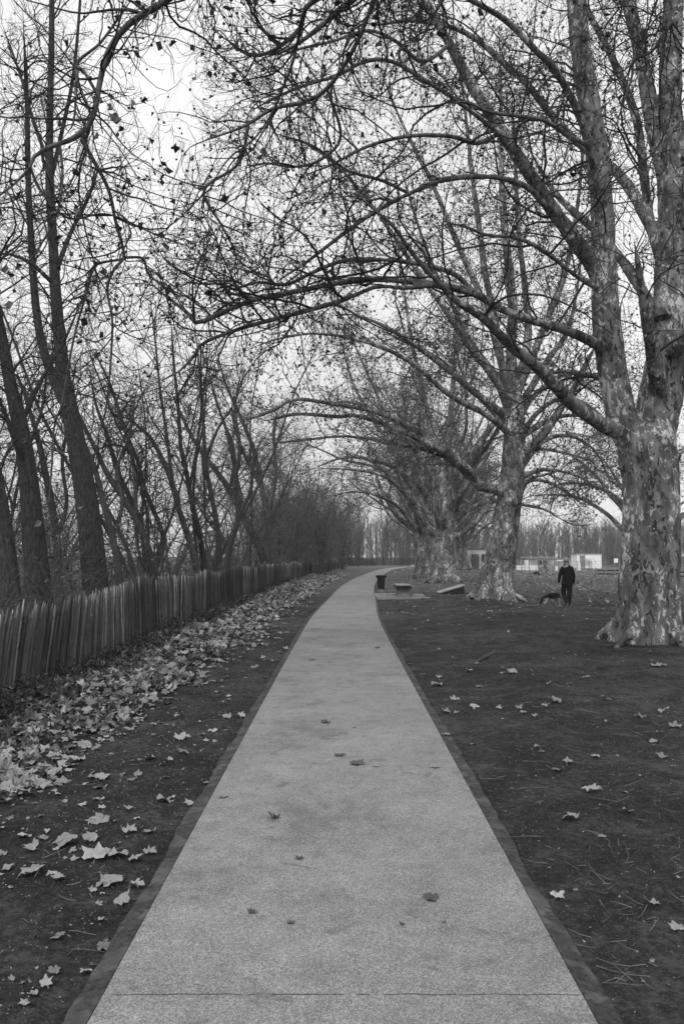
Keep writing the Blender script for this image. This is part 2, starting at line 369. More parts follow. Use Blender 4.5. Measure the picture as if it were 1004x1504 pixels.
def flare_trunk(pts, rads, K, S, rng, flare=.45, lobes=5, hgt=.9, ph=0):
    P,Rr = spline(pts,K,rads); mb=MB(); T=nrm(np.gradient(P,axis=0)); ref=np.array([0,1,0.])
    A=nrm(np.cross(T,ref)); B=np.cross(T,A); a=np.arange(S)*2*math.pi/S; z=P[:,2]-P[0,2]
    fl=np.exp(-np.clip(z,0,9)/hgt*2.2)
    lob=.5+.5*np.cos(lobes*a+ph+.7*np.sin(a*2))
    rad=Rr[:,None]*(1+fl[:,None]*flare*(.35+1.1*lob[None]**1.6)+.04*np.sin(3*a+z[:,None]*.6)+.035*np.sin(5*a+1+z[:,None]*.5)+.02*np.sin(11*a+z[:,None]*.4))
    V=P[:,None]+rad[...,None]*(np.cos(a)[None,:,None]*A[:,None]+np.sin(a)[None,:,None]*B[:,None])
    k=np.arange(K-1)[:,None]*S; i=np.arange(S)[None]; j=(i+1)%S
    q=np.stack([k+i,k+j,k+S+j,k+S+i],-1).reshape(-1,4); mb.quads(V.reshape(-1,3),q,np.broadcast_to(Rr[:,None],(K,S)))
    mb.l += [np.arange(S)[::-1], (K-1)*S+np.arange(S)]; mb.n += [np.array([S]),np.array([S])]
    return mb, P, Rr
def fuse(mb, name, m, root, voxel, rng, limb_pts, limb_rad, amp=.012):
    """trunk and limbs fused to one continuous skin"""
    me_o = mb.build('tmp', m, None, True)
    md = me_o.modifiers.new('r','REMESH'); md.mode='VOXEL'; md.voxel_size=voxel; md.use_smooth_shade=True
    sm = me_o.modifiers.new('s','SMOOTH'); sm.iterations=3; sm.factor=.5
    dg = bpy.context.evaluated_depsgraph_get(); dg.update(); me = bpy.data.meshes.new_from_object(me_o.evaluated_get(dg)); me.name=name
    bpy.data.objects.remove(me_o)
    n=len(me.vertices); co=np.empty(n*3,np.float32); me.vertices.foreach_get('co',co); co=co.reshape(-1,3).astype(float)
    no=np.empty(n*3,np.float32); me.vertices.foreach_get('normal',no); no=no.reshape(-1,3)
    d=amp*(vnoise(co[:,0]+co[:,1]*.7,co[:,2]*.6,4,5)+.6*vnoise(co[:,0]-co[:,1],co[:,2]*.8+co[:,1],11,6))*2
    P=np.concatenate(limb_pts); Q=np.concatenate(limb_rad); tone=np.empty(n)
    for s in range(0,n,4000):
        dd=((co[s:s+4000,None,:]-P[None])**2).sum(-1)-Q[None]**2*1.0
        tone[s:s+4000]=Q[np.argmin(dd,1)]
    co+=no*(d*np.clip(tone/.15,.1,1.6))[:,None]
    me.vertices.foreach_set('co',co.astype(np.float32).ravel())
    a=me.attributes.new('tone','FLOAT','POINT'); a.data.foreach_set('value',tone.astype(np.float32)); me.materials.clear(); me.materials.append(m)
    me.polygons.foreach_set('use_smooth',np.ones(len(me.polygons),bool)); me.update()
    o=bpy.data.objects.new(name,me); C.objects.link(o); o.parent=root; return o
def px_limb(pts, Y, dy=0.0, jit=0, rng=None, sc=None):
    """pts: (px,py,width_px[,dY]) of the limb as seen, walked outward from the trunk at depth Y"""
    P=[];Q=[]
    for k,p_ in enumerate(pts):
        yy = Y + (p_[3] if len(p_)>3 else dy*k/(len(pts)-1)); v=at(p_[0],p_[1],yy); P.append(v); Q.append(p_[2]*yy/F/2)
    return np.array(P), Q

def plane_from(name, label, base, trunk, trads, limbs, seed, voxel=.05, fl=.45, ph=0, KL=34, **kw):
    rng=np.random.default_rng(seed); root=empty(name, tuple(base)); tag(root,label,'tree','plane trees in a row along the right of the path')
    off=np.array(base); tr=np.array(trunk)-off
    mb,P0,R0=flare_trunk(tr,trads,40,36,rng,fl,5,1.0,ph)
    LP=[];LR=[]
    for P,Q in limbs:
        a,b=spline(np.array(P)-off,KL,Q); b=b*np.clip((1-np.linspace(0,1,KL))/.14,.12,1); LP.append(a);LR.append(b)
    nthin=0
    for a,b in zip(LP,LR):
        k=int((b>.042).sum())
        if k>=4: mb.tube(a[:k],np.maximum(b[:k],voxel*.95),10)
        if k<KL: thin=MB(); tubes(thin,a[None,max(k-2,0):],b[None,max(k-2,0):],8); thin.build('limb',M_PLANE,root,True,True)
    nr=7; r0_=trads[0]
    for k in range(nr):
        az=2*math.pi*(k+rng.uniform(.2,.8))/nr; dr=np.array([math.cos(az),math.sin(az),0]); tn=np.array([-dr[1],dr[0],0]); ln=rng.uniform(.05,.45)*r0_/.55; wv=rng.normal()*.18
        c0=P0[0]+[0,0,.35]; mb.tube(spline(np.array([c0+dr*r0_*.55+[0,0,.25],c0+dr*r0_*1.05+[0,0,-.02],c0+dr*(r0_*1.35+ln*.3)+tn*wv*.5+[0,0,-.17],c0+dr*(r0_*1.4+ln)+tn*wv+[0,0,-.42]]),12),np.linspace(.14,.05,12)*r0_/.55,9)
    fuse(mb,'trunk',M_PLANE,root,voxel,rng,[P0]+LP,[R0]+LR)
    crown(root,np.array(LP),np.array(LR),rng,**kw)
    return root

# ------------------------------------------------------------------ the near plane tree (right edge)
Y1=15.7; b1=gpt(948,938); b1[2]-=.08
Y1=b1[1]
def w2r(w): return w*Y1/F/2
tr=[b1, at(950,880,Y1), at(955,800,Y1), at(957,740,Y1), at(955,690,Y1), at(950,655,Y1), at(955,618,Y1+.1)]
trr=[w2r(x) for x in (84,80,79,77,78,82,62)]
L=lambda pts,dy=0.0: px_limb(pts,Y1,dy)
A=L([(940,672,50),(921,640,46),(907,590,46),(898,540,44),(890,470,42),(887,400,38),(884,330,36),(880,260,34),(871,190,33),(858,110,32),(850,50,30),(843,-20,28),(836,-120,24),(825,-260,16),(815,-400,7)],-.6)
limbs1=[A,
 L([(890,475,26,0),(876,405,26,-.2),(845,355,24,-.6),(812,310,23,-.8),(780,260,21,-1),(747,210,20,-1.2),(715,160,18,-1.4),(692,125,18,-1.5),(660,65,15,-1.7),(622,-2,13,-1.9),(585,-80,9,-2),(545,-180,5,-2.2)]),
 L([(893,540,22,0),(888,518,19,-.15),(870,503,17,-.5),(825,483,15,-1),(777,469,14,-1.2),(733,453,13,-1.5),(697,432,12,-1.8),(640,418,12,-2),(600,413,12,-2.2),(560,410,11,-2.4),(500,415,10,-2.5),(430,429,9,-2.6),(380,438,9,-2.7),(330,457,8.5,-2.8),(290,474,7.5,-2.9),(272,456,5,-2.9),(245,436,4.5,-3),(222,415,4.5,-3),(215,390,3.6,-3),(196,377,3.5,-3),(170,372,2.5,-3)]),
 L([(700,432,8,-1.8),(670,405,9,-1.9),(640,393,9,-2),(590,384,8,-2.1),(540,381,7.5,-2.2),(500,384,6.5,-2.3),(455,402,6,-2.4),(420,418,5.5,-2.4),(380,415,4.5,-2.4),(340,425,4,-2.4),(300,432,3,-2.4)]),
 L([(945,655,28,0),(922,636,26,-.05),(895,629,24,-.3),(862,610,22,-.8),(829,582,21,-1.2),(793,543,18,-1.7),(753,511,16,-2.1),(709,467,14,-2.5),(672,443,12,-2.8),(640,412,9,-3),(605,372,7,-3.2),(575,330,6,-3.5),(530,290,5,-3.6),(500,240,3,-3.8)]),
 L([(645,417,9,-2),(600,423,8,-2.3),(555,421,8,-2.5),(520,434,8,-2.6),(490,445,7.5,-2.7),(448,457,7,-2.8),(398,470,7,-2.9),(349,484,6,-3),(299,504,5,-3.1),(284,524,5,-3.1),(262,546,4,-3.1),(235,560,3.5,-3.2),(215,565,2,-3.2)]),
 L([(957,670,60),(964,610,66),(974,560,66),(981,510,60),(984,450,50),(986,390,42),(987,330,37),(989,240,33),(984,140,33),(984,70,33),(989,0,31),(992,-120,26),(1000,-300,12)],.6),
 L([(975,470,34),(976,400,30,.2),(979,330,28,.4),(976,260,26,.5),(958,180,24,.6),(944,100,22,.8),(922,0,20,1),(900,-110,15,1.2),(885,-250,8,1.3)]),
 L([(976,440,20,.4),(972,395,16,.8),(957,340,14,1),(945,260,14,1.2),(937,190,13,1.4),(922,140,12,1.5),(895,78,11,1.6),(862,15,9,1.8),(835,-50,7,2)]),
 L([(972,380,20,.3),(958,340,19,.6),(930,285,18,1),(897,245,15,1.2),(867,225,13,1.3),(832,195,12,1.5),(802,160,11,1.6),(772,122,11,1.7),(742,95,10,1.8),(702,60,9,1.9),(662,40,8,2),(600,30,6,2.2),(550,36,5,2.3),(500,22,3.5,2.3)]),
 L([(968,470,24,.2),(950,440,18,.7),(928,405,16,1.1),(906,374,15,1.4),(885,350,13,1.6),(850,318,12,1.8),(825,295,10,2),(800,262,8,2.2),(775,215,5,2.4)]),
 L([(884,345,15,-.1),(869,235,13,-.9),(852,175,13,-1.2),(830,128,12,-1.5),(808,95,12,-1.8),(787,75,11,-2),(742,30,10,-2.3),(692,0,9,-2.6),(630,-40,6,-2.9)]),
 L([(812,312,11,-.9),(797,299,11,-1.1),(772,274,10,-1.3),(722,260,9,-1.5),(652,264,9,-1.7),(602,284,8,-1.9),(552,310,7,-2),(502,345,6,-2.2),(450,385,5,-2.4),(410,412,4,-2.5),(385,440,3,-2.5)]),
 L([(747,210,9,-1.2),(712,180,8,-1.6),(662,142,8,-1.9),(627,120,7,-2.1),(577,91,6,-2.3),(537,90,6,-2.4),(490,112,5,-2.6),(440,128,4.5,-2.8),(395,148,4,-3),(350,175,3,-3.1)]),
 L([(900,562,12,0),(880,555,9,.4),(850,548,8,.8),(825,545,7,1.2),(790,548,5,1.5),(760,520,4,1.8)]),
 L([(975,590,26,-.1),(962,545,24,-.5),(955,500,20,-.9),(946,455,15,-1.2),(938,400,11,-1.4),(930,350,7,-1.6)]),
 L([(990,480,30,.2),(1020,400,26,.3),(1060,300,22,.5),(1110,180,16,.6),(1150,0,12,.8)]),
 L([(985,520,26,-.4),(1030,470,24,-1),(1090,430,20,-1.6),(1160,380,14,-2)]),
 L([(868,215,8,-.9),(835,200,7,-1.6),(800,178,6,-2.2),(760,170,6,-2.7),(720,165,5,-3),(680,150,4,-3.2),(640,160,3,-3.4)]),
 L([(888,430,10,0),(845,405,8,-1),(800,370,7,-1.7),(760,350,6,-2.1),(715,345,5,-2.5),(670,330,4,-2.8),(620,335,3,-3)]),
 L([(735,195,7,-1.2),(700,210,7,-1.7),(660,200,6.5,-2.2),(600,200,6,-2.6),(540,215,5,-2.9),(480,245,4,-3.1),(430,262,3,-3.2)]),
 L([(600,284,5,-1.9),(560,265,5,-2.1),(510,250,4.5,-2.3),(460,215,4,-2.6),(400,195,3,-2.9)]),
 L([(660,66,6,-1.7),(620,90,6,-2.1),(580,60,5.5,-2.6),(540,45,5,-2.8),(490,60,4.5,-3),(430,75,4,-3.1),(380,100,3,-3.2)]),
]
plane_from('plane_tree','big mottled plane tree at the right edge, nearest trunk with flared roots',b1,tr,trr,limbs1,3,voxel=.035,KL=60,fl=.28,ph=.6,
   d2=2.9,l2=(.8,3.0),d3=3.4,l3=(.4,1.4),d4=4.8,leaf=.30,fruit=.05,leafsz=(.02,.055))

# ------------------------------------------------------------------ plane tree standing beside the camera: only its overhanging limbs are seen
Y0=.7; b0_=np.array([5.9,Y0,0]); rng0=np.random.default_rng(5)
T0=[b0_-np.array([0,0,.1]), b0_+[0,0,1.5], b0_+[-.05,.05,3], b0_+[-.1,.1,4.4], b0_+[-.15,.2,5.6]]
def F0(pts): return px_limb(pts,0)
def f0(start, pts):
    P,Q=px_limb(pts,0.0); s=np.array(start); mid=(s+P[0])/2+np.array([0,0,.7]); r=max(Q[0]*1.6,.06)
    return np.vstack([s[None],mid[None],P]), [max(.14,r*1.5), r*1.2]+list(Q)
limbs0=[
 f0(b0_+[-.1,.2,5],[(420,-140,14,7),(330,-60,12,7.6),(245,0,10,8),(190,35,9.5,8.1),(160,75,9.5,8.1),(147,120,9,8.1),(140,160,9,8.1),(130,185,8.5,8.1),(110,203,8,8.1),(90,210,8,8),(55,225,7.5,7.9),(45,245,7,7.9),(28,264,6.5,7.8),(0,287,6,7.7),(-50,320,5,7.6),(-120,350,3,7.5)]),
 f0(b0_+[-.1,.2,4.8],[(560,-120,11,7),(520,-40,9,7.6),(450,10,8,7.8),(442,40,7.5,8),(400,75,6,8),(365,80,6,8.1),(340,65,5,8.2),(320,45,4,8.3),(290,80,3,8.4),(260,110,2.4,8.5)]),
 f0(b0_+[-.1,.2,4.6],[(700,-120,12,8),(600,-60,10,8.6),(502,12,9,9),(450,55,8,9.2),(410,78,7,9.3),(365,82,6,9.4),(350,115,5,9.4),(310,130,3,9.5)]),
 f0(b0_+[0,.3,5],[(760,-150,12,8.5),(650,0,5.5,9),(615,60,5,9.2),(580,45,5,9.4),(545,75,4.5,9.5),(565,80,3,9.5)]),
 f0(b0_+[0,.3,5.2],[(960,-150,9,9),(985,10,5,9.3),(970,55,4.6,9.3),(952,80,4.4,9.3),(930,86,4.6,9.3),(926,118,4.4,9.3),(902,190,4,9.3),(890,245,3.5,9.3),(886,280,3,9.3)]),
 f0(b0_+[0,.3,5.4],[(860,-100,6,9),(880,5,4,9.3),(905,50,4,9.3),(928,84,4,9.3)]),
 f0(b0_+[-.1,.3,4.7],[(620,-200,12,8.5),(560,-30,8,9.6),(520,70,7,10.2),(480,130,7,10.6),(445,150,6.5,10.8),(400,160,6,11),(360,185,6,11),(300,207,5,11),(275,220,4,11),(262,250,3,11),(240,280,2.5,11)]),
]
# long twig-hung offshoots of the top-left limb
limbs0 += [px_limb([(120,205,6.5,8.1),(140,240,6,8.2),(160,280,5.5,8.3),(170,325,5,8.4),(182,375,4.6,8.5),(168,395,4.2,8.5),(158,425,4,8.6),(165,470,3.6,8.6),(163,527,3.4,8.7),(157,593,3.2,8.8),(149,625,3,8.9),(128,683,2.4,9)],0),
 px_limb([(185,378,4.4,8.5),(210,380,4,8.6),(218,402,4,8.7),(240,420,3.5,8.8),(270,440,3,9)],0),
 px_limb([(150,150,5,8.1),(118,100,4.5,8),(112,140,4,7.9),(108,180,3,7.9),(95,200,2,7.8)],0),
 px_limb([(135,172,5,8.1),(112,100,4.5,8.3),(150,60,4,8.4),(200,-10,3,8.5)],0),
 px_limb([(88,212,5,8),(92,260,4,8),(85,310,3.4,8),(60,360,2.8,8),(30,400,2,8)],0),
 px_limb([(184,380,4,8.5),(140,390,4,8.5),(130,420,3.8,8.5),(108,500,3.6,8.6),(92,590,3.4,8.7),(80,627,3.2,8.8),(76,690,3,8.9),(70,760,2,9)],0),
 px_limb([(45,246,4.5,7.9),(60,280,3.8,8),(100,320,3.4,8.1),(160,315,3,8.3),(230,345,2.6,8.5),(300,370,2,8.7)],0),
 px_limb([(442,40,5,8),(430,90,4.6,8.2),(415,130,4,8.3),(400,165,3.4,8.4),(372,205,3,8.5),(335,230,2,8.6)],0),
 px_limb([(365,185,5,11),(350,240,4.4,11.2),(300,280,4,11.4),(325,330,3.6,11.5),(345,370,3.2,11.6),(352,400,2.5,11.7)],0),
 px_limb([(480,130,5,10.6),(500,200,4.6,10.9),(470,235,4.2,11),(430,245,4,11.2),(390,240,3.4,11.3),(350,250,2.5,11.4)],0)]
root0=plane_from('plane_tree','plane tree beside the camera whose dark limbs overhang the top left',b0_,T0,[.5,.45,.42,.42,.3],limbs0,8,voxel=.05,KL=110,
   d2=8.5,l2=(.5,2.1),d3=4.4,l3=(.25,.9),d4=4.4,l4=(.08,.3),leaf=.030,fruit=.05,leafsz=(.04,.085),r3=.0055,r4=.0026,mtl=M_LEAFD,keep=lambda S:S[:,1]>2.2,tmin2=.02,zb=0)

# ------------------------------------------------------------------ second plane tree
b2=gpt(724,880); b2[2]-=.08; Y2=b2[1]
tr2=[b2]+[at(a,b,Y2) for a,b in ((728,850),(735,815),(743,770),(750,720),(754,670),(755,630),(753,595),(751,560))]
w=lambda x: x*Y2/F/2
L=lambda pts,dy=0.0: px_limb(pts,Y2,dy)
limbs2=[
 L([(758,655,11),(785,610,8,-.5),(825,585,7,-1),(870,600,5,-1.6),(905,640,4,-2),(925,700,2,-2.2)]),
 L([(762,690,11),(795,650,8,.5),(835,640,6,1),(875,665,4,1.6),(900,720,2,2)]),
 L([(756,625,11),(785,580,8,.8),(830,550,7,1.4),(880,555,5,2),(925,600,3,2.5)]),
 L([(750,610,14),(728,560,12,-.6),(690,510,11,-1.2),(650,450,10,-1.8),(600,380,8,-2.3),(545,300,6,-2.7),(490,240,4.5,-3),(430,200,3,-3)]),
 L([(752,590,14),(735,530,12,-.3),(712,450,11,-.6),(672,360,9,-1),(630,260,7,-1.4),(585,170,5,-1.8),(550,80,3,-2)]),
 L([(751,640,12),(715,610,10,-1),(660,580,9,-2),(600,530,8,-3),(530,500,6.5,-3.8),(460,490,5,-4.3),(400,500,3.5,-4.6),(350,520,2.5,-4.8)]),
 L([(752,600,12),(790,500,10,-.6),(830,400,8,-1),(850,280,6,-1.3),(860,150,4,-1.5)]),
 L([(745,722,22),(720,717,16,-.6),(700,712,15,-1),(692,695,15,-1.4),(660,667,12,-2),(620,638,11,-2.5),(580,616,9,-3),(540,602,8,-3.2),(517,598,7,-3.3),(470,590,7,-3.4),(432,586,6,-3.5),(413,596,6,-3.5),(393,606,5,-3.5),(362,616,4,-3.6),(319,618,3,-3.7)]),
 L([(692,700,12,-1.2),(650,665,10,-2.2),(620,648,9,-2.6),(580,629,8,-2.8),(521,610,7,-3),(498,612,7,-3),(436,608,6,-3.1),(401,616,5,-3.2),(374,620,3,-3.2)]),
 L([(693,705,10,-.8),(660,675,8,-1.6),(620,660,7,-2),(556,647,6,-2.5),(502,641,5,-3),(440,647,4.5,-3.2),(385,652,4,-3.3)]),
 L([(752,630,16),(741,612,14),(715,591,12,-.6),(689,570,11,-1),(660,545,10,-1.5),(620,515,8,-2),(575,485,7,-2.4),(530,465,5,-2.7),(490,460,3,-3)]),
 L([(760,690,18),(767,669,15,-.3),(793,643,14,-.7),(820,604,12,-1),(845,565,10,-1.2),(862,530,8,-1.5),(878,500,6,-1.6)]),
 L([(752,590,18),(765,545,14,.4),(775,490,12,.8),(770,420,10,1),(760,330,8,1),(756,230,6,1),(750,120,3,1)]),
 L([(750,600,18),(738,545,12,.5),(728,480,11,.8),(712,400,10,1),(702,325,9,1.2),(692,250,7,1.3),(680,140,5,1.4),(665,20,3,1.4)]),
 L([(752,580,20),(750,510,16),(752,440,14,-.5),(742,350,12,-.8),(736,260,9,-1),(735,150,6,-1),(733,40,3,-1)]),
 L([(757,610,14),(785,560,11,.5),(810,520,9,1),(835,480,7,1.4),(850,400,5,1.6),(855,320,3,1.8)]),
 L([(752,640,12),(720,600,9,1),(680,560,8,2),(640,525,7,3),(590,500,5,3.5),(550,480,3,4)]),
 L([(752,600,10),(735,560,8,.4),(690,500,7,.6),(660,440,7,.8),(635,390,6,.9),(610,320,5,1),(590,250,3,1)]),
 L([(765,660,10),(800,660,6,-.6),(840,668,5,-1),(880,680,3,-1.4)]),
 L([(765,700,10),(800,690,6,-.5),(850,700,4,-1),(890,730,2,-1.2)]),
 L([(765,640,11),(800,620,8,1),(840,610,6,1.6),(890,620,3,2)]),
 L([(760,715,9),(785,705,6,1),(820,715,5,1.5),(860,745,3,2)]),
 L([(751,720,11),(760,740,7,-.8),(775,705,6,-1.4),(820,690,5,-2),(870,650,3,-2.5)]),
]
t2=plane_from('plane_tree','second plane tree from the right, leaning trunk just left of the walking man',b2,tr2,[w(x) for x in (50,45,43,40,36,33,31,28,20)],limbs2,13,voxel=.05,fl=.55,ph=2,
   d2=2.6,l2=(1.0,3.2),d3=2.8,l3=(.6,1.5),d4=3.8,l4=(.2,.6),leaf=.5,fruit=.0,leafsz=(.03,.08),r3=.008,r4=.0048,droop=-.05,mt=M_TWIGM)

# ------------------------------------------------------------------ generic plane tree further down the row
def auto_plane(seed, label, base, sc=1.0, girth=.62, lean=(0,0), extra=()):
    rng=np.random.default_rng(seed); b=np.array(base,float); hb=4.6*sc
    tr=[b, b+[.02,0,.8], b+[lean[0]*.4,lean[1]*.4,2.2*sc], b+[lean[0]*.8,lean[1]*.8,3.8*sc], b+[lean[0],lean[1],hb], b+[lean[0],lean[1],hb+1.2]]
    limbs=[]
    n=17
    for k in range(n):
        az=2*math.pi*(k+.4*rng.random())/n; up=rng.uniform(20,70) if k%2 else rng.uniform(55,82)
        Ln=(rng.uniform(8,12) if up>50 else rng.uniform(12,17))*sc; z0=hb-(1.6 if up>50 else .3)+rng.uniform(-.4,.9)
        d=np.array([math.cos(az)*math.sin(R(up)),math.sin(az)*math.sin(R(up)),math.cos(R(up))])
        s=b+[lean[0],lean[1],z0]; pts=[s+d*0]; p=s+d*.1
        wv=rng.normal(size=3)*.12
        for q_ in range(11):
            bend=np.array([0,0,.09 if up<50 else (.10 if q_<4 else -.07)]); wv=.35*wv+rng.normal(size=3)*.19
            if p[2]<4.2: bend=bend+np.array([0,0,.22])
            d=nrm(d+bend+wv); p=p+d*Ln/11; pts.append(p)
        r0=rng.uniform(.11,.2)*sc*(girth/.62); limbs.append((np.array(pts), list(np.linspace(r0,.02,12))))
    limbs += list(extra)
    for k in range(3):
        s=b+[lean[0],lean[1],hb]; d=nrm(rng.normal(size=3)*.25+np.array([0,0,1])); limbs.append((np.array([s,s+d*5,s+d*10+rng.normal(size=3)*.4,s+d*16+rng.normal(size=3)*.8]),[.24*sc,.19,.13,.03]))
    return plane_from('plane_tree',label,b,tr,[girth*x for x in (1.05,1,.9,.86,.85,.5)],limbs,seed,voxel=.07,fl=.5,ph=seed,
       d2=2.0,l2=(1.2,3.2),d3=2.1,l3=(.7,1.7),d4=2.6,l4=(.25,.7),leaf=.36,fruit=0,mt=M_TWIGM,tmin2=.38,leafsz=(.04,.10),r3=.010,r4=.006,droop=-.04)
def gb(x,y): return np.array([x,y,gz(x,y)-.1])
t3=auto_plane(21,'third plane tree of the row, broad double trunk behind the slatted bench',gb(6.0,47.5),1.0,.72,(.1,0),extra=[px_limb(p_,47.5) for p_ in ([(648,790,14),(625,770,10,-.5),(600,730,8,-1.5),(565,700,6.5,-2.5),(520,690,5,-3.2),(465,688,3,-3.8)],[(650,765,13),(620,720,9,-.5),(585,690,8,-1),(549,676,6,-1.5),(505,672,5,-2),(455,690,3,-2.5)],[(655,740,14),(630,690,10,.5),(600,640,8,1),(560,605,7,1.4),(510,590,5,1.8),(460,600,3,2)],[(652,750,12),(680,720,8,-1),(700,690,7,-1.5),(730,650,5,-2)])])
t4=auto_plane(22,'fourth plane tree of the row, knobbly trunk left of the broad double trunk',gb(6.2,60),1.05,.70,(-.3,0),extra=[px_limb(p_,60) for p_ in ([(622,790,10),(606,772,8,-.5),(585,745,6,-1.5),(555,728,5,-2.5),(520,722,4,-3.2),(480,730,2.5,-3.8)],[(620,770,10),(600,735,8,-.5),(575,700,6,-1),(540,675,5,-1.5),(500,665,3,-2)])])
def place(src, x, y, rz, s, label):
    c=copy_tree(src); c.location=tuple(gb(x,y)); c.rotation_euler=(0,0,rz); c.scale=(s,s,s); c['label']=label; return c
place(t3,(948-CX)/F*47,47,5.2,.88,'plane tree whose trunk is hidden behind the big near trunk')
place(t3,14.6,97,2.1,1.0,'dark plane tree trunk standing just left of the white cabin')
place(t4,7.7,75,2.5,1.0,'fifth plane tree of the row, mostly hidden behind the knobbly trunk')
place(t3,9.6,90,4.0,1.05,'sixth plane tree of the row, hidden trunk near where the path bends')
place(t4,13.0,104,1.0,1.0,'last plane tree of the row at the far bend of the path')
place(t4,-9.5,120,1.7,.95,'large bare plane tree beyond the far left end of the path')

# ------------------------------------------------------------------ trees behind the paling fence on the left
def slender(name,label,cat,stems,seed,mt,mtw,group=None,base=None,**kw):
    rng=np.random.default_rng(seed); b=base; root=empty(name,tuple(b)); tag(root,label,cat,group)
    P,Q=chainset([(np.array(p)-b,q) for p,q in stems],26); Q=Q*np.clip((1-np.linspace(0,1,26))/.15,.15,1)
    for k in range(len(P)): mb=MB(); tubes(mb,P[k:k+1],Q[k:k+1],10); mb.build('trunk' if k==0 else 'stem',mt,root,True,True)
    crown(root,P,Q,rng,mt=mtw,**kw); return root
def pxs(pts,Y,ground=True,dy=0):
    P,Q=px_limb(pts,Y,dy)
    if ground:
        x=P[0][0]+(P[0][0]-P[1][0])*.25; P=np.vstack([[x,P[0][1],-.1],P]); Q=[Q[0]*1.15]+Q
    return P,Q
left=[
 ('poplar_tree','tall thick-trunked tree behind the fence, leaning trunk forked at mid height',17.5,[
   [(141,864,40),(128,739,34),(114,660,29),(104,606,26),(93,553,22),(88,500,19),(82,430,17),(78,350,14),(73,250,13),(74,160,10),(76,60,9),(77,-60,7),(78,-200,4)],
   [(100,600,16,-.1),(80,560,15,.2),(62,505,13,.3),(52,440,12,.5),(46,350,10,.6),(42,270,9,.7),(40,150,7,.8),(34,20,5,1)],
   [(76,260,7),(92,190,6,.3),(108,110,5,.6),(118,0,4,.8),(124,-120,2,1)],
   [(82,400,8),(105,340,6,.4),(130,290,5,.6),(150,230,3,.8)],[(72,240,6),(50,180,5,.2),(30,110,4,.4),(5,40,3,.6)],[(82,420,7),(50,390,6,-.4),(20,375,4,-.6),(-10,372,3,-.8)]],3,M_BARK,M_TWIG),
 ('poplar_tree','leaning tree with blotched trunk at the left edge behind the fence',13.5,[
   [(60,900,42),(50,790,34),(42,700,28),(29,620,24),(16,566,19),(4,500,17),(-10,430,14),(-30,300,10),(-50,150,6)],
   [(40,690,14),(20,640,8,-.3),(5,600,6,-.4),(-15,560,4,-.5)],[(30,625,9),(60,560,6,.2),(95,500,4,.5),(120,440,2.5,.8)]],4,M_BARK,M_TWIG),
 ('poplar_tree','dark stout trunk at the left edge low behind the fence',12,[
   [(18,930,38),(12,840,30),(4,760,24),(-15,650,18),(-40,500,12),(-60,300,6)]],5,M_BARKD,M_TWIG),
]
left=[l_[:5]+(M_BARKD,M_TWIG) for l_ in left]
for nm,lb,Y_,st,sdd,m1,m2 in left:
    stems=[pxs(s,Y_,k==0) for k,s in enumerate(st)]
    slender(nm,lb,'tree',stems,sdd,m1,m2,'tall bare trees behind the paling fence',stems[0][0][0],d2=2.6,l2=(.9,3.0),d3=3.2,l3=(.4,1.4),d4=3.8,l4=(.12,.5),leaf=.03,fruit=0,leafsz=(.03,.06),r3=.006,r4=.0034,tmin2=.3,zb=.6,droop=.02)
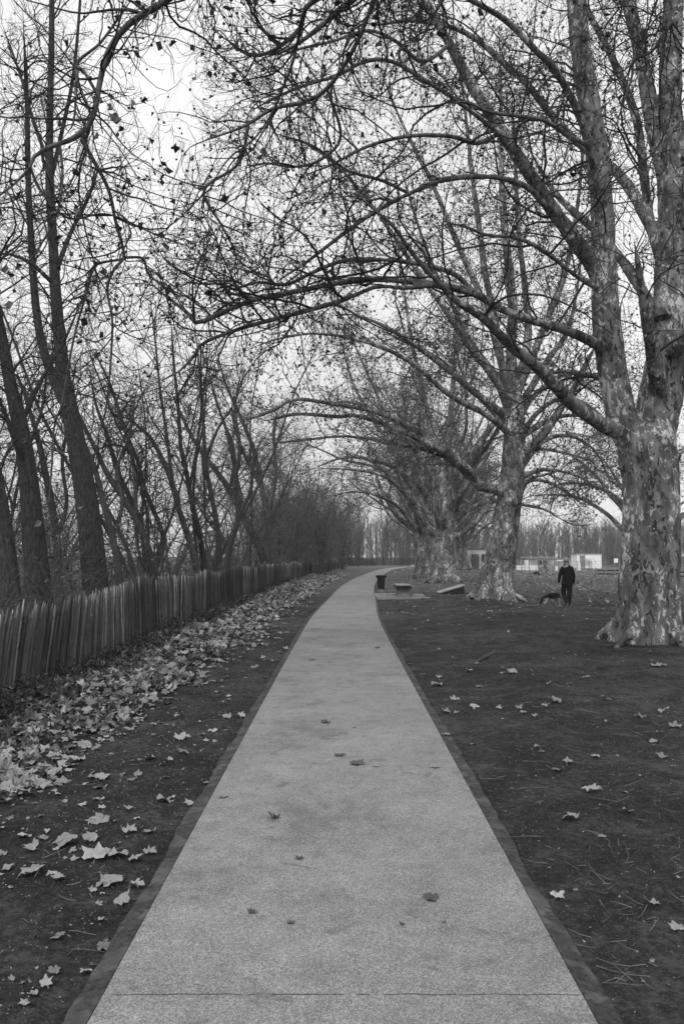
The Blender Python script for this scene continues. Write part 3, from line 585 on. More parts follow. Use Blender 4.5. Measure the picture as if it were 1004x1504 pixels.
# leaning stems further back: pixel traced one after another
lean=[
 (24,'leaning bare tree behind the fence, bending left over the near palings',[[(229,851,12),(213,792,10),(186,739,9),(160,700,8),(138,654,7),(112,600,5),(95,540,3)],[(200,765,7),(197,686,6,.5),(180,620,5,.7),(160,560,4,.8),(130,500,2,1)]]),
 (26,'bare tree behind the fence with crossing stems left of the slim pair',[[(218,854,11),(209,779,9),(190,730,8),(172,690,7),(158,640,6),(140,590,4),(128,520,2)],[(222,850,9),(240,800,7,.4),(233,767,7,.4),(215,725,6,.4),(203,680,5,.4),(180,620,4,.4)]]),
 (27,'slim leaning tree behind the fence, leftmost of the slim pair',[[(290,839,11),(278,794,9),(263,749,8.5),(254,713,8),(236,669,7),(218,639,6),(200,624,5),(175,590,3)],[(254,713,6),(245,640,5,.3),(235,570,4,.4),(228,500,3,.5),(220,430,2,.6)]]),
 (28,'slim upright tree behind the fence, right of the leaning slim one',[[(300,836,10),(293,785,8),(281,734,7.5),(275,699,7),(266,660,6),(262,600,5),(255,530,4),(250,450,2.5)],[(278,720,5),(290,650,4,.3),(300,570,3,.5),(310,500,2,.6)]]),
 (30,'forked slim tree behind the fence, with a kinked lower stem',[[(312,842,10),(321,809,9),(318,767,8),(310,725,7),(302,684,7),(299,630,5),(294,560,4),(286,470,2.5)],[(300,680,5),(320,630,4),(345,590,3),(360,540,2)],[(318,770,5),(302,760,4),(300,710,4),(296,660,3)]]),
 (42,'broad leaning tree behind the fence before the dark thicket',[[(385,815,12),(361,767,10),(337,719,9),(307,678,7),(284,645,6),(262,600,4),(245,560,2.5)],[(361,767,6),(345,690,6),(335,640,5),(318,590,4),(305,540,3)],[(337,719,5),(345,670,4),(335,630,3)]]),
 (43,'upright dark tree behind the fence at the edge of the dark thicket',[[(400,821,11),(393,767,9),(385,719,8),(376,675,7),(367,645,6),(350,605,5),(330,560,4),(315,500,2)],[(385,719,6),(360,670,5),(345,630,4),(340,590,3)],[(393,767,6),(405,700,5),(402,640,4),(410,590,3)]]),
 (20,'thin sapling behind the near palings with a dark curved stem',[[(10,820,6),(21,740,5),(35,681,5),(56,620,4.5),(64,590,4),(70,520,3),(62,460,2)]]),
 (21,'leaning bare tree behind the fence between the thick trunk and crossing stems',[[(175,850,12),(168,800,10),(150,730,9),(140,690,8),(120,640,7),(105,570,5),(96,500,3)],[(165,790,7),(180,740,6,.3),(172,690,5,.5),(190,640,4,.6),(200,570,3,.7)]]),
 (22,'dark bare tree behind the fence, close right of the blotched trunk',[[(88,880,14),(84,800,12),(76,740,11),(66,690,10),(55,640,8),(40,590,6),(20,530,4)],[(84,790,7),(98,740,6,.2),(92,680,5,.4),(100,620,4,.5)]]),
 (33,'bare tree behind the fence with a steep stem right of the forked one',[[(332,838,10),(338,800,8),(350,760,8),(345,710,7),(352,660,6),(345,600,5),(355,540,3)],[(350,760,6),(368,720,5),(372,680,4),(385,640,3)]]),
]
for k,(Y_,lb,st) in enumerate(lean):
    stems=[pxs(s,Y_,q==0) for q,s in enumerate(st)]
    slender('slender_tree',lb,'tree',stems,40+k,M_BARKD if k%2 else M_BARK,M_TWIG,'slender bare trees behind the paling fence',stems[0][0][0],d2=2.2,l2=(.8,3.0),d3=2.6,l3=(.5,1.5),d4=2.8,l4=(.2,.6),leaf=.01,fruit=0,leafsz=(.03,.07),r3=.009,r4=.0055,tmin2=.15,zb=.5,droop=.02)

def thicket_proto(seed,name,h,n,spread,dens,leafy,m1,m2):
    rng=np.random.default_rng(seed); st=[]
    for k in range(n):
        az=rng.uniform(0,2*math.pi); tl=rng.uniform(.05,.4)*spread; p=np.array([math.cos(az)*.15,math.sin(az)*.15,-.1]); d=nrm(np.array([math.cos(az)*tl,math.sin(az)*tl,1])); H=h*rng.uniform(.65,1.05)
        pts=[p]; wv=np.zeros(3)
        for q_ in range(6): wv=.5*wv+rng.normal(size=3)*.11; d=nrm(d+wv); p=p+d*H/6; pts.append(p)
        r=rng.uniform(.026,.056)*h/9; st.append((np.array(pts),list(np.linspace(r,.012,7))))
    root=slender(name,'-','tree',st,seed,m1,m2,None,np.zeros(3),d2=dens,l2=(.8,2.6),d3=2.2,l3=(.5,1.5),d4=2.4,l4=(.2,.65),leaf=leafy,fruit=0,leafsz=(.05,.11),r3=.010,r4=.007,tmin2=.12,zb=.45,droop=.02)
    return root
protoA=thicket_proto(61,'bare_tree',14,4,.8,2.4,.0,M_BARK,M_TWIGM)
protoB=thicket_proto(62,'bare_tree',12.0,5,.9,2.4,.02,M_BARK,M_TWIGM)
protoC=thicket_proto(63,'bushy_tree',10.0,10,1.0,2.3,.40,M_BARK,M_TWIGM)
protoD=thicket_proto(64,'low_shrub',3.0,11,2.0,2.4,.05,M_BARK,M_TWIGM)
def put(src,x,y,rz,s,name,label,group,first={}):
    k=id(src)
    o=src if k not in first else copy_tree(src); first[k]=1
    o.name=name; o.location=(x,y,gz(x,y)); o.rotation_euler=(0,0,rz); o.scale=(s,s,s); tag(o,label,{'bare_tree':'tree','bushy_tree':'tree','low_shrub':'shrub'}[name],group); return o
rn=random.Random(9)
for y in np.concatenate([np.arange(24,60,5.5), np.arange(60,118,7)]):
    fx=-3.75 if y<45 else np.interp(y,[45,58,101],[-3.5,-2.7,-.5])
    for r_ in range(1+(int(y)%3==0)):
        x=fx-rn.uniform(1.5,3.5)-r_*rn.uniform(4,7)
        put(protoA if rn.random()<.6 else protoB,x,y+rn.uniform(-1.5,1.5),rn.uniform(0,6),rn.uniform(.75,1.1)*(1 if y<60 else .95),'bare_tree','bare many-stemmed tree among those crowding behind the long paling fence','bare trees crowding behind the paling fence')
for (x_,y_,s_) in ((-5.0,11,.55),(-6.3,15,.7),(-7.0,17,.9),(-8.5,19,1.0),(-10,23,1.1),(-8,26,1.0),(-12,28,1.2)): put(protoD,x_,y_,rn.uniform(0,6),s_,'low_shrub','low tangled bare shrub growing close behind the paling fence','low shrubs behind the paling fence')
for (px,Y_,s) in ((405,58,.95),(430,64,1.05),(455,72,1.1),(480,80,1.1),(503,92,1.1),(470,62,.85),(525,125,1.0),(445,84,1.2),(497,104,1.15)):
    x=(px-CX)/F*Y_; put(protoC,x,Y_,rn.uniform(0,6),s,'bushy_tree','dense twiggy tree in the dark thicket where the fence meets the path bend','dense trees of the dark thicket')
for k in range(20):
    y=13+1.6*k; put(protoA if k%2 else protoB,-8.5-rn.uniform(0,9)-.12*y,y,rn.uniform(0,6),rn.uniform(.6,.95),'bare_tree','bare many-stemmed tree among those crowding behind the long paling fence','bare trees crowding behind the paling fence')
for k in range(13):
    y=rn.uniform(16,80); fx=-3.75 if y<45 else np.interp(y,[45,58,101],[-3.5,-2.7,-.5])
    put(protoD,fx-rn.uniform(1.1,3.0),y,rn.uniform(0,6),rn.uniform(.5,1.0),'low_shrub','low tangled bare shrub growing close behind the paling fence','low shrubs behind the paling fence')
# trees on the field to the right
for (px,Y_,s,src) in ((760,118,.8,protoA),(700,135,1.1,protoA),(905,140,.75,protoB),(640,140,1.2,protoA),(590,150,1.2,protoB),(560,140,1.0,protoA),(985,120,.7,protoA)):
    x=(px-CX)/F*Y_; put(src,x,Y_,rn.uniform(0,6),s,'bare_tree','tall bare tree standing in front of the far wood beyond the field','bare trees in front of the far wood')

# far wood: reads as one mass
def far_wood():
    rng=np.random.default_rng(77); mb=MB(); st=[];rd=[]
    n=1350; xs_=rng.uniform(-24,150,n); ys_=rng.uniform(150,200,n)
    h=rng.uniform(5.5,9.5,n)*np.where(xs_<20,1.4,1.0)
    S=np.c_[xs_,ys_,np.full(n,-.5)]; D=nrm(np.c_[rng.normal(size=(n,2))*.06,np.ones(n)])
    P,Q=grow(S,D,h,np.full(n,.11),6,.03,(0,0,.05),rng,.25); tubes(mb,P,Q,4)
    S,D,L_,rr=kids(P,Q,2.8,1.0,3.2,rng,tmin=.05,a0=20,a1=55,zb=.6)
    P2,R2=grow(S,D,L_,np.full(len(L_),.028),4,.12,(0,0,.08),rng,.4); tubes(mb,P2,R2,3)
    S,D,L_,rr=kids(P2,R2,1.6,.5,1.6,rng,tmin=.1,a0=20,a1=60,zb=.4)
    P3,R3=grow(S,D,L_,np.full(len(L_),.02),2,.2,(0,0,.03),rng,.5); tubes(mb,P3,R3,3)
    o=mb.build('far_wood',M_TWIGP,None,True); tag(o,'distant grey wood of bare trees beyond the field','wood',kind='stuff')
far_wood()

# ------------------------------------------------------------------ paling fences
def paling(line, y_noise, seed, label, Hf, close=.058, fname='paling_fence', posts=2.2, pm_=None):
    rng=np.random.default_rng(seed); line=np.array(line,float)
    d=np.concatenate([[0],np.cumsum(np.linalg.norm(np.diff(line,axis=0),axis=1))]); n=int(d[-1]/close)
    u=np.sort(np.linspace(0,d[-1],n)+rng.normal(size=n)*.008); x=np.interp(u,d,line[:,0]); y=np.interp(u,d,line[:,1])
    tx=np.gradient(x); ty=np.gradient(y); l=np.hypot(tx,ty)+1e-9; tx/=l; ty/=l
    root=empty(fname,(line[0,0],line[0,1],0)); tag(root,label,'fence'); o=np.array([line[0,0],line[0,1],0]); mb=MB(); S=5
    zg=terrain(x,y,False); H=Hf(y)+rng.normal(size=n)*.032+.03*vnoise(u,u*0,.7,3)
    lean=.11*np.interp(y,[6,10,15],[1,.7,0])+.12*vnoise(u,u*0,.35,8)+rng.normal(size=n)*.030; out=.08*np.interp(y,[6,10,15],[1,.6,0])+.16*vnoise(u,u*0+5,.22,9)+rng.normal(size=n)*.012
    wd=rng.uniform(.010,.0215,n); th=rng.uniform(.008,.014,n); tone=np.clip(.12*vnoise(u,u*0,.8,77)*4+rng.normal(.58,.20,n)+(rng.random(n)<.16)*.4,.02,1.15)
    zz=np.array([-.15,.3,.65,.93,1.0]); kk=len(zz)
    ang=rng.uniform(0,.9,n)-.45; 
    V=np.zeros((n,kk,4,3))
    for a,z in enumerate(zz):
        f=max(z,0); hw=wd*(1 if a<3 else (.9 if a==3 else .25)); hd=th*(1 if a<4 else .5)
        cx=x+tx*lean*f+ -ty*out*f*0+ty*out*f+rng.normal(size=n)*.004; cy=y+ty*lean*f-tx*out*f+rng.normal(size=n)*.003; cz=zg+H*z
        for b,(sx,sy) in enumerate(((-1,-1),(1,-1),(1,1),(-1,1))):
            ca,sa=np.cos(ang),np.sin(ang); ux=sx*hw*ca-sy*hd*sa; uy=sx*hw*sa+sy*hd*ca
            V[:,a,b,0]=cx+tx*ux+ty*uy; V[:,a,b,1]=cy+ty*ux-tx*uy; V[:,a,b,2]=cz
    V-=o; m_=np.arange(n)[:,None,None]*kk*4; k=np.arange(kk-1)[None,:,None]*4; i=np.arange(4)[None,None]; j=(i+1)%4
    q=np.stack(np.broadcast_arrays(m_+k+i,m_+k+j,m_+k+4+j,m_+k+4+i),-1).reshape(-1,4)
    top=(np.arange(n)[:,None]*kk*4+(kk-1)*4+np.arange(4)[None]); q=np.concatenate([q,top])
    tv=np.broadcast_to(tone[:,None,None],(n,kk,4)).copy(); lit_edge=(rng.random(n)<.4)*rng.uniform(.2,.6,n); tv[:,:,1]+=lit_edge[:,None]; tv[:,3:]+=.22; mb.quads(V.reshape(-1,3),q,tv.ravel()); mb.build('palings',pm_ or M_PALE,root,False,True)  # light on one edge of some palings and on all tops, painted into tone
    wm=MB()
    for z in (.18,.5,.84):
        f=z; cx=x+ty*out*f; cy=y-tx*out*f
        ph=np.arange(n)*math.pi
        for s in (-1,1):
            P=np.c_[cx+ty*s*.02*np.cos(ph),cy-tx*s*.02*np.cos(ph),zg+H*z+s*.004]-o; tubes(wm,P[None],np.full((1,n),.0024),3)
    wm.build('wire',M_WIRE,root,True)
    for s in np.arange(.7,d[-1],posts):
        px_=np.interp(s,d,line[:,0]); py_=np.interp(s,d,line[:,1]); k=min(int(s/d[-1]*n),n-1)
        pm=MB(); bx=px_-ty[k]*.07; by=py_+tx[k]*.07
        pm.tube(np.array([[bx,by,zg[k]-.2],[bx,by,zg[k]+.6],[bx+rng.normal()*.02,by+rng.normal()*.02,zg[k]+H[k]+rng.uniform(-.05,.08)]])-o,[.04,.038,.033],7); pm.build('post',M_BARKD,root,True)
Hf=lambda y: np.interp(y,[4,8,10,16,30],[.93,.95,1.06,1.14,1.15])
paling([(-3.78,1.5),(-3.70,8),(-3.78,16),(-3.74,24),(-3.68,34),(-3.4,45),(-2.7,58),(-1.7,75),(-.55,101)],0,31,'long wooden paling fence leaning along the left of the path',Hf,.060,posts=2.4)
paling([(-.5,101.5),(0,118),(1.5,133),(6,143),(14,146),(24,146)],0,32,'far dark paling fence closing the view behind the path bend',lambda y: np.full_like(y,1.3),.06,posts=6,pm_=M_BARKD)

# ------------------------------------------------------------------ fallen leaves
def leaf_outline(rng, detail=True):
    lobes=[(90,1.0),(38,.92),(142,.92),(-14,.62),(194,.62)]
    pts=[]
    base=[(-16,.66),(10,.55),(36,.92),(62,.60),(90,1.0),(118,.60),(144,.92),(170,.55),(196,.66),(232,.46),(270,.30),(308,.46)]
    if not detail: base=base
    for k,(a,r) in enumerate(base):
        a2,r2=base[(k+1)%len(base)]; a2=a2+360 if a2<a else a2
        pts.append((a+rng.normal()*3,r*rng.uniform(.88,1.1)))
        if detail:
            m=(r+r2)/2*rng.uniform(.86,1.12); pts.append(((a+a2)/2+rng.normal()*2,m))
    return np.array([(r*math.cos(R(a)),r*math.sin(R(a))) for a,r in pts])*.5
def leaf_shape(rng, detail=True, curl=1.0):
    o=leaf_outline(rng,detail); n=len(o)
    if detail: P=np.vstack([[0,0],o*.5,o]); f=[(0,1+k,1+(k+1)%n) for k in range(n)]; q=[(1+k,1+n+k,1+n+(k+1)%n,1+(k+1)%n) for k in range(n)]
    else: P=np.vstack([[0,-.0],o]); f=[(0,1+k,1+(k+1)%n) for k in range(n)]; q=[]
    x,y=P[:,0],P[:,1]; r=np.hypot(x,y)
    z=curl*(rng.uniform(-.3,.7)*x*x+rng.uniform(-.2,.6)*y*y+rng.uniform(-.5,.5)*x*y+.09*r*rng.normal(size=len(P))+.045*np.sin(x*9+rng.uniform(0,6))*np.cos(y*7+rng.uniform(0,6)))
    z-=z.min(); return np.c_[P,z], f, q
rngL=np.random.default_rng(101)
SH=[leaf_shape(rngL,True,1.0) for _ in range(14)]; SHC=[leaf_shape(rngL,True,2.0) for _ in range(6)]; SL=[leaf_shape(rngL,False,1.3) for _ in range(12)]
def batch_leaves(mb,pos,size,tilt,rng,shapes,tlo,thi):
    n=len(pos); which=rng.integers(0,len(shapes),n)
    for s,(V,f,q) in enumerate(shapes):
        k=np.where(which==s)[0]; m=len(k)
        if not m: continue
        yaw=rng.uniform(0,2*math.pi,m); tx=rng.normal(size=m)*tilt[k]; ty=rng.normal(size=m)*tilt[k]
        W=V[None]*size[k][:,None,None]; W=W*np.where(rng.random(m)<.35,-1,1)[:,None,None]*np.array([1,1,1]); 
        c,s_=np.cos(ty),np.sin(ty); x=W[...,0]*c[:,None]+W[...,2]*s_[:,None]; z=-W[...,0]*s_[:,None]+W[...,2]*c[:,None]; y=W[...,1]
        c,s_=np.cos(tx),np.sin(tx); y2=y*c[:,None]-z*s_[:,None]; z=y*s_[:,None]+z*c[:,None]
        c,s_=np.cos(yaw),np.sin(yaw); X=x*c[:,None]-y2*s_[:,None]; Yy=x*s_[:,None]+y2*c[:,None]
        z-=z.min(1,keepdims=True)*.8
        G=np.stack([X,Yy,z],-1)+pos[k][:,None]; b=np.arange(m)[:,None,None]*len(V); tn=np.repeat(rng.uniform(tlo,thi,m),len(V))
        ft=np.array(f); mb.tris(G.reshape(-1,3),(b+ft[None]).reshape(-1,3),tn)
        if q: 
            mb.l.append(((b+np.array(q)[None]).reshape(-1))+mb.c-len(G)*len(V)); mb.n.append(np.full(m*len(q),4))
def litter_density(x,y):
    s=x-pathx(y); edge=-2.05-.35*vnoise(y,y*0,.35,31)*2+.5*vnoise(x,y,1.1,33)+.3*vnoise(x,y,3,34)
    edge=edge+np.interp(y,[4,7,14,40],[-.45,-.15,.15,.35])
    return sstep(edge+.25,edge-.45,s)
# bank litter
rng=np.random.default_rng(202)
N=30000; yy=2.2+68*rng.random(N)**1.75; xx=-3.72+2.6*rng.random(N)
fx=np.interp(yy,[0,45,58,75,101],[-3.74,-3.4,-2.7,-1.7,-.55]); xx=xx+(fx+3.74)
d=litter_density(xx,yy); cl=.35+1.2*(vnoise(xx,yy,1.6,41)+.5)
keep=(rng.random(N)<np.clip(d*cl,0,1)*np.interp(yy,[2,12,30,70],[1,.9,.6,.35])+.008)&(xx>fx+.03)
xx,yy,d,fx=xx[keep],yy[keep],d[keep],fx[keep]
zz=terrain(xx,yy)+.004+rng.random(len(xx))*.075*d; size=rng.uniform(.07,.20,len(xx))*np.interp(yy,[0,20,60],[.9,1.05,1.5])
pos=np.c_[xx,yy,zz]; tilt=np.full(len(xx),.16)+.42*d
app=size/yy; order=np.argsort(-app)
vis=np.abs(xx)/yy<.44
# scattered on the mud both sides, and over the field
Nf=1500; yf=5+28*rng.random(Nf)**.8; xf=1.2+14*rng.random(Nf); kf=rng.random(Nf)<np.interp(yf,[5,10,16,24,32],[.05,.10,.22,.6,1.0])*(.35+.9*(vnoise(xf,yf,.5,7)+.5))
xf,yf=xf[kf],yf[kf]
Nl=3500; yl=4+45*rng.random(Nl)**1.2; xl=-1.05-1.5*rng.random(Nl); kl=rng.random(Nl)<.07+.8*np.clip((-xl-1.05)/1.5,0,1)**2; xl,yl=xl[kl],yl[kl]
N3=60000; y3=24+90*rng.random(N3)**1.1; x3=rng.uniform(1.5,62,N3); s3=x3-pathx(y3)
k3=(s3>1.15)&(rng.random(N3)<(.35+1.1*(vnoise(x3,y3,.22,9)+.5))*np.interp(x3-0*y3,[1,6,12],[.12,.4,1])*sstep(22,34,y3+.6*(x3-6))); x3,y3=x3[k3],y3[k3]
sx=np.concatenate([xf,xl]); sy=np.concatenate([yf,yl])
litter=MB()
mi=rng.random(len(xx))
near=yy<14
sel_ind=[k for k in order if vis[k] and d[k]>0.02 and yy[k]>3.2][:175]; ind=np.zeros(len(xx),bool); ind[sel_ind]=True
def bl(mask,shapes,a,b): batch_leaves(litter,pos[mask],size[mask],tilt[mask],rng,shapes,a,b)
dk=mi<np.interp(xx-fx,[0,.5,1.0,2],[.88,.65,.32,.18])  # dark leaves thicken towards the fence: the shade there is put into leaf tone
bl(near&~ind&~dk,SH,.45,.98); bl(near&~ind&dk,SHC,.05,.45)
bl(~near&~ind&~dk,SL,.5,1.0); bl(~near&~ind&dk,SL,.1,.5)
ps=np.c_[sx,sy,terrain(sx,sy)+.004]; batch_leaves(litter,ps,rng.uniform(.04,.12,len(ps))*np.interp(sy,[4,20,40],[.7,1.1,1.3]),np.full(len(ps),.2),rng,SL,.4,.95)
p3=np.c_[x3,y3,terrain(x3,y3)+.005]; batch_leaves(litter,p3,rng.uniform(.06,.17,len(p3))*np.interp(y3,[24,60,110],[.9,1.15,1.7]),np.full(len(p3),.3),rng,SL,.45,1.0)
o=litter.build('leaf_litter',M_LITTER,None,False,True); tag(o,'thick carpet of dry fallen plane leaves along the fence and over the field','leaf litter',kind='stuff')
# crumbs and grit on the mud
gm=MB(); Ng=26000; yg=3+16*rng.random(Ng)**1.3; side=rng.random(Ng)<.5; xg=np.where(side,-1.03-2.3*rng.random(Ng),1.02+6.5*rng.random(Ng))
pg=np.c_[xg,yg,terrain(xg,yg)+.002]; leafbits(gm,pg,rng.uniform(.003,.012,Ng)*np.where(rng.random(Ng)<.06,2.4,1),rng,(0,.85))
Np=1500; yp=3+14*rng.random(Np)**1.2; xp=rng.uniform(-.88,.88,Np); pp=np.c_[xp,yp,np.full(Np,.0155)]; leafbits(gm,pp,rng.uniform(.002,.007,Np),rng,(.1,.7))
o=gm.build('grit',M_LITTER,None,False,True); tag(o,'fine crumbs of leaf and grit scattered on the mud','grit',kind='stuff')
gr=MB(); rg=np.random.default_rng(15); Ngr=60000; yg2=3.2+24*rg.random(Ngr)**1.25; xg2=np.where(rg.random(Ngr)<.25,-1.02-1.9*rg.random(Ngr),1.0+(yg2*.45)*rg.random(Ngr))
kg=rg.random(Ngr)<np.clip(.25+2.2*vnoise(xg2,yg2,.9,91)+1.2*vnoise(xg2,yg2,3.7,92),0,1); xg2,yg2=xg2[kg],yg2[kg]; n_=len(xg2)
Sg=np.c_[xg2,yg2,terrain(xg2,yg2)-.002]; Dg=nrm(np.c_[rg.normal(size=(n_,2))*.9,np.full(n_,.55)]); Pg,Rg=grow(Sg,Dg,rg.uniform(.008,.035,n_),np.full(n_,.0011),2,.3,(0,0,-.15),rg,.4); tubes(gr,Pg,Rg,3)
o=gr.build('grass',M_TWIGM,None,True); tag(o,'short sparse worn grass on the dark earth',kind='stuff')
st=MB(); Ns=1500; ys2=3.2+20*rg.random(Ns)**1.3; xs2=np.where(rg.random(Ns)<.3,-1.02-2.2*rg.random(Ns),1.02+ys2*.42*rg.random(Ns)); Ds=nrm(np.c_[rg.normal(size=(Ns,2)),rg.normal(size=Ns)*.05]); Ps,Rs=grow(np.c_[xs2,ys2,terrain(xs2,ys2)+.006],Ds,rg.uniform(.04,.22,Ns),rg.uniform(.0012,.003,Ns),3,.12,(0,0,-.02),rg,.5); tubes(st,Ps,Rs,4)
o=st.build('fallen_twigs',M_TWIGP,None,True); tag(o,'small broken twigs lying on the dark earth',kind='stuff')
# sparse grass tufts and sprigs of weeds at the fence foot
wg=MB(); rw=np.random.default_rng(5); Nw=520; yw=7+40*rw.random(Nw)**1.3; xw=np.interp(yw,[0,45,58,75],[-3.6,-3.3,-2.6,-1.6])+rw.random(Nw)*.35
Sw=np.repeat(np.c_[xw,yw,terrain(xw,yw)],5,0); Dw=nrm(np.c_[rw.normal(size=(len(Sw),2))*.6,np.ones(len(Sw))]); Pw,Rw=grow(Sw,Dw,rw.uniform(.1,.4,len(Sw)),np.full(len(Sw),.0025),4,.25,(0,0,0),rw); tubes(wg,Pw,Rw,3)
leafbits(wg,Pw[:,2:].reshape(-1,3),rw.uniform(.015,.045,len(Sw)*3),rw,(.1,.6)); o=wg.build('weeds',M_LEAFD,None,False,True); tag(o,'dark low weeds sprouting along the foot of the fence','weeds',kind='stuff')
# individual leaves
protos=[]
for k,(V,f,q) in enumerate(SH+SHC):
    me=bpy.data.meshes.new('fallen_leaf'); bm=bmesh.new(); vs_=[bm.verts.new(v) for v in V]
    for t_ in f: bm.faces.new([vs_[i_] for i_ in t_])
    for t_ in q: bm.faces.new([vs_[i_] for i_ in t_])
    a=.5; 
    # stalk
    st_=[bm.verts.new(v) for v in ((-.008,-.02,.02),(.008,-.02,.02),(.03,-.30,.012),(.018,-.30,.012))]; bm.faces.new(st_)
    bm.to_mesh(me); bm.free()
    at_=me.attributes.new('tone','FLOAT','POINT'); tn=.58+.3*((k*37%14)/14); at_.data.foreach_set('value',[tn]*len(me.vertices)); protos.append(me)
def ileaf(x,y,z,sz,m,k,label,group,tilt=.12,sq=1.0):
    me=protos[k]; key=(k,m.name)
    if key not in CACHE:
        c=me.copy(); c.materials.append(m); CACHE[key]=c
    o=bpy.data.objects.new('fallen_leaf',CACHE[key]); C.objects.link(o); o.location=(x,y,z); o.scale=(sz,sz,sz*sq)
    o.rotation_euler=(rn.gauss(0,tilt),rn.gauss(0,tilt),rn.uniform(0,6.28)); tag(o,label,'leaf',group); return o
CACHE={}
pathl=[(457,969,13,1,'small leaf lying furthest up the path, left of centre'),(480,1060,18,0,'dark leaf on the path above the central pair'),(498,1107,20,0,'upper left leaf of the dark cluster in mid path'),(522,1119,30,0,'largest leaf of the dark cluster in mid path'),
 (405,1197,22,0,'dark curled leaf on the left half of the path below the pale edge leaf'),(325,1167,18,1,'pale leaf at the left edge of the path'),(635,1311,32,0,'big dark curled leaf low on the right half of the path'),(427,1346,15,0,'small dark crumpled leaf low in the middle of the path'),
 (368,1331,16,0,'dark leaf left of the small crumpled one low on the path'),(440,1254,15,0,'thin dark leaf in the lower middle of the path'),(640,1124,20,1,'pale leaf near the right edge of the path in mid distance'),(655,1078,14,1,'small pale leaf on the right path edging'),(553,1123,14,1,'small pale leaf right of the dark cluster in mid path'),
 (553,952,9,0,'tiny leaf on the path nearest the bench'),(520,1067,9,1,'tiny pale leaf on the path right of a dark leaf'),(652,1345,9,0,'small dark scrap under the big curled leaf'),(591,1348,10,0,'small dark scrap left of the big curled leaf')]
for k,(px,py,wd_,pale,lb) in enumerate(pathl):
    Yg=HC*F/(py-HZ); P=at(px,py,Yg); ileaf(P[0],Yg,.016,wd_/(py-HZ)*HC*1.15,M_LITTER if pale else M_LEAFPATH,(k*5+(14 if not pale else 0))%(20 if not pale else 14),lb,'single leaves on the path',.05,.8)
rightl=[(645,1005,22),(702,1007,11),(668,1026,16),(692,1037,17),(655,1044,22),(668,1045,12),(731,1038,12),(761,1038,14),(770,1045,11),(786,1049,10),(800,1035,14),(818,1029,22),(861,1029,8),(805,1003,11),(938,1051,19),(968,1043,15),(990,1065,20),(969,1072,11),(959,1085,14),(970,1109,20),(988,1122,8),(787,1095,10),(793,1101,10),(875,1106,16),(831,1116,18),(822,1128,19),(866,1156,31),(836,1196,28),(832,1188,14),(921,1185,19),(918,1158,10),(816,1309,26),(884,1222,14),(957,1315,18),(993,1352,24),(956,1395,9),(697,1090,11),(645,994,12),(690,986,16),(754,986,18),(858,996,18),(960,977,22),(978,978,10),(888,1026,18),(740,988,12),(700,975,9),(835,1003,9),(600,975,9),(620,990,8)]
for k,(px,py,wd_) in enumerate(rightl):
    P=gpt(px,py); lb={26:'largest crumpled pale leaf on the dark earth right of the path',27:'crumpled leaf below the largest one on the right-hand earth',31:'bright pale leaf lying nearest the right path edge',34:'pale leaf cut by the right edge low in the picture'}.get(k,'pale dry leaf scattered on the dark earth right of the path')
    ileaf(P[0],P[1],P[2]+.008,wd_/(py-HZ)*HC*1.25,M_LITTER,k%14,lb,'leaves on the earth right of the path',.16,1.3)
leftl=[(266,1083,28),(222,1111,24),(243,1115,18),(201,1135,17),(155,1140,26),(136,1137,22),(150,1153,26),(141,1168,16),(305,1146,14),(240,1171,30),(278,1176,18),(150,1182,14),(190,1182,17),(138,1199,20),(188,1214,26),(221,1215,24),(50,1239,28),(100,1230,40),(137,1223,28),(65,1222,18),(5,1245,20),(10,1268,24),(88,1280,26),(58,1268,14),(77,1273,18),(140,1252,48),(172,1250,40),(196,1254,26),(218,1244,24),(163,1284,44),(195,1293,28),(180,1312,32),(134,1297,16),(144,1316,14),(147,1338,14),(85,1363,24),(148,1378,30),(84,1410,24),(125,1411,20),(66,1427,24),(52,1441,20),(37,1455,18),(18,1422,12),(335,1051,20),(350,1050,18),(262,1052,20),(318,1016,14),(372,978,16),(385,965,10),(296,1076,12)]
for k,(px,py,wd_) in enumerate(leftl):
    P=gpt(px,py); lb={0:'pale leaf halfway between litter and path on the left earth',25:'widest pale leaf in the clump low left of the path',29:'pale leaf pointing up just below the widest one, left of the path',17:'wide pale leaf above the widest one on the left earth'}.get(k,'pale dry leaf scattered on the dark earth left of the path')
    ileaf(P[0],P[1],P[2]+.008,wd_/(py-HZ)*HC*1.2,M_LITTER,(k*3+1)%14,lb,'leaves on the earth left of the path',.16,1.2)
for k_,k in enumerate(sel_ind):
    P=pos[k]; ileaf(P[0],P[1],P[2],size[k]*1.05,M_LITTER,k_%20,'dry curled leaf in the thick drift near the foot of the fence','leaves of the drift by the fence',float(tilt[k]),1.0)
# bare roots breaking the earth on the right
for (pp_,lb) in ((((690,972),(715,962),(730,950)),'bare root breaking the earth between the path and the near plane tree'),):
    Pz=[gpt(*a) for a in pp_]; P=np.array(Pz)+[0,0,.012]; P[0,2]-=.05; P[-1,2]-=.05; mb=MB(); mb.tube(spline(P,10),np.linspace(.03,.05,10),8); o=mb.build('tree_root',M_BARK,None,True); tag(o,lb,'root')

# ------------------------------------------------------------------ bench, bin, wedge, posts
def bev(o,w=.008,seg=2):
    b=o.modifiers.new('b','BEVEL'); b.width=w; b.segments=seg; b.limit_method='ANGLE'; return o
pad=MB(); pad.box(.0,2.1,0,4.4,-.05,.03); 
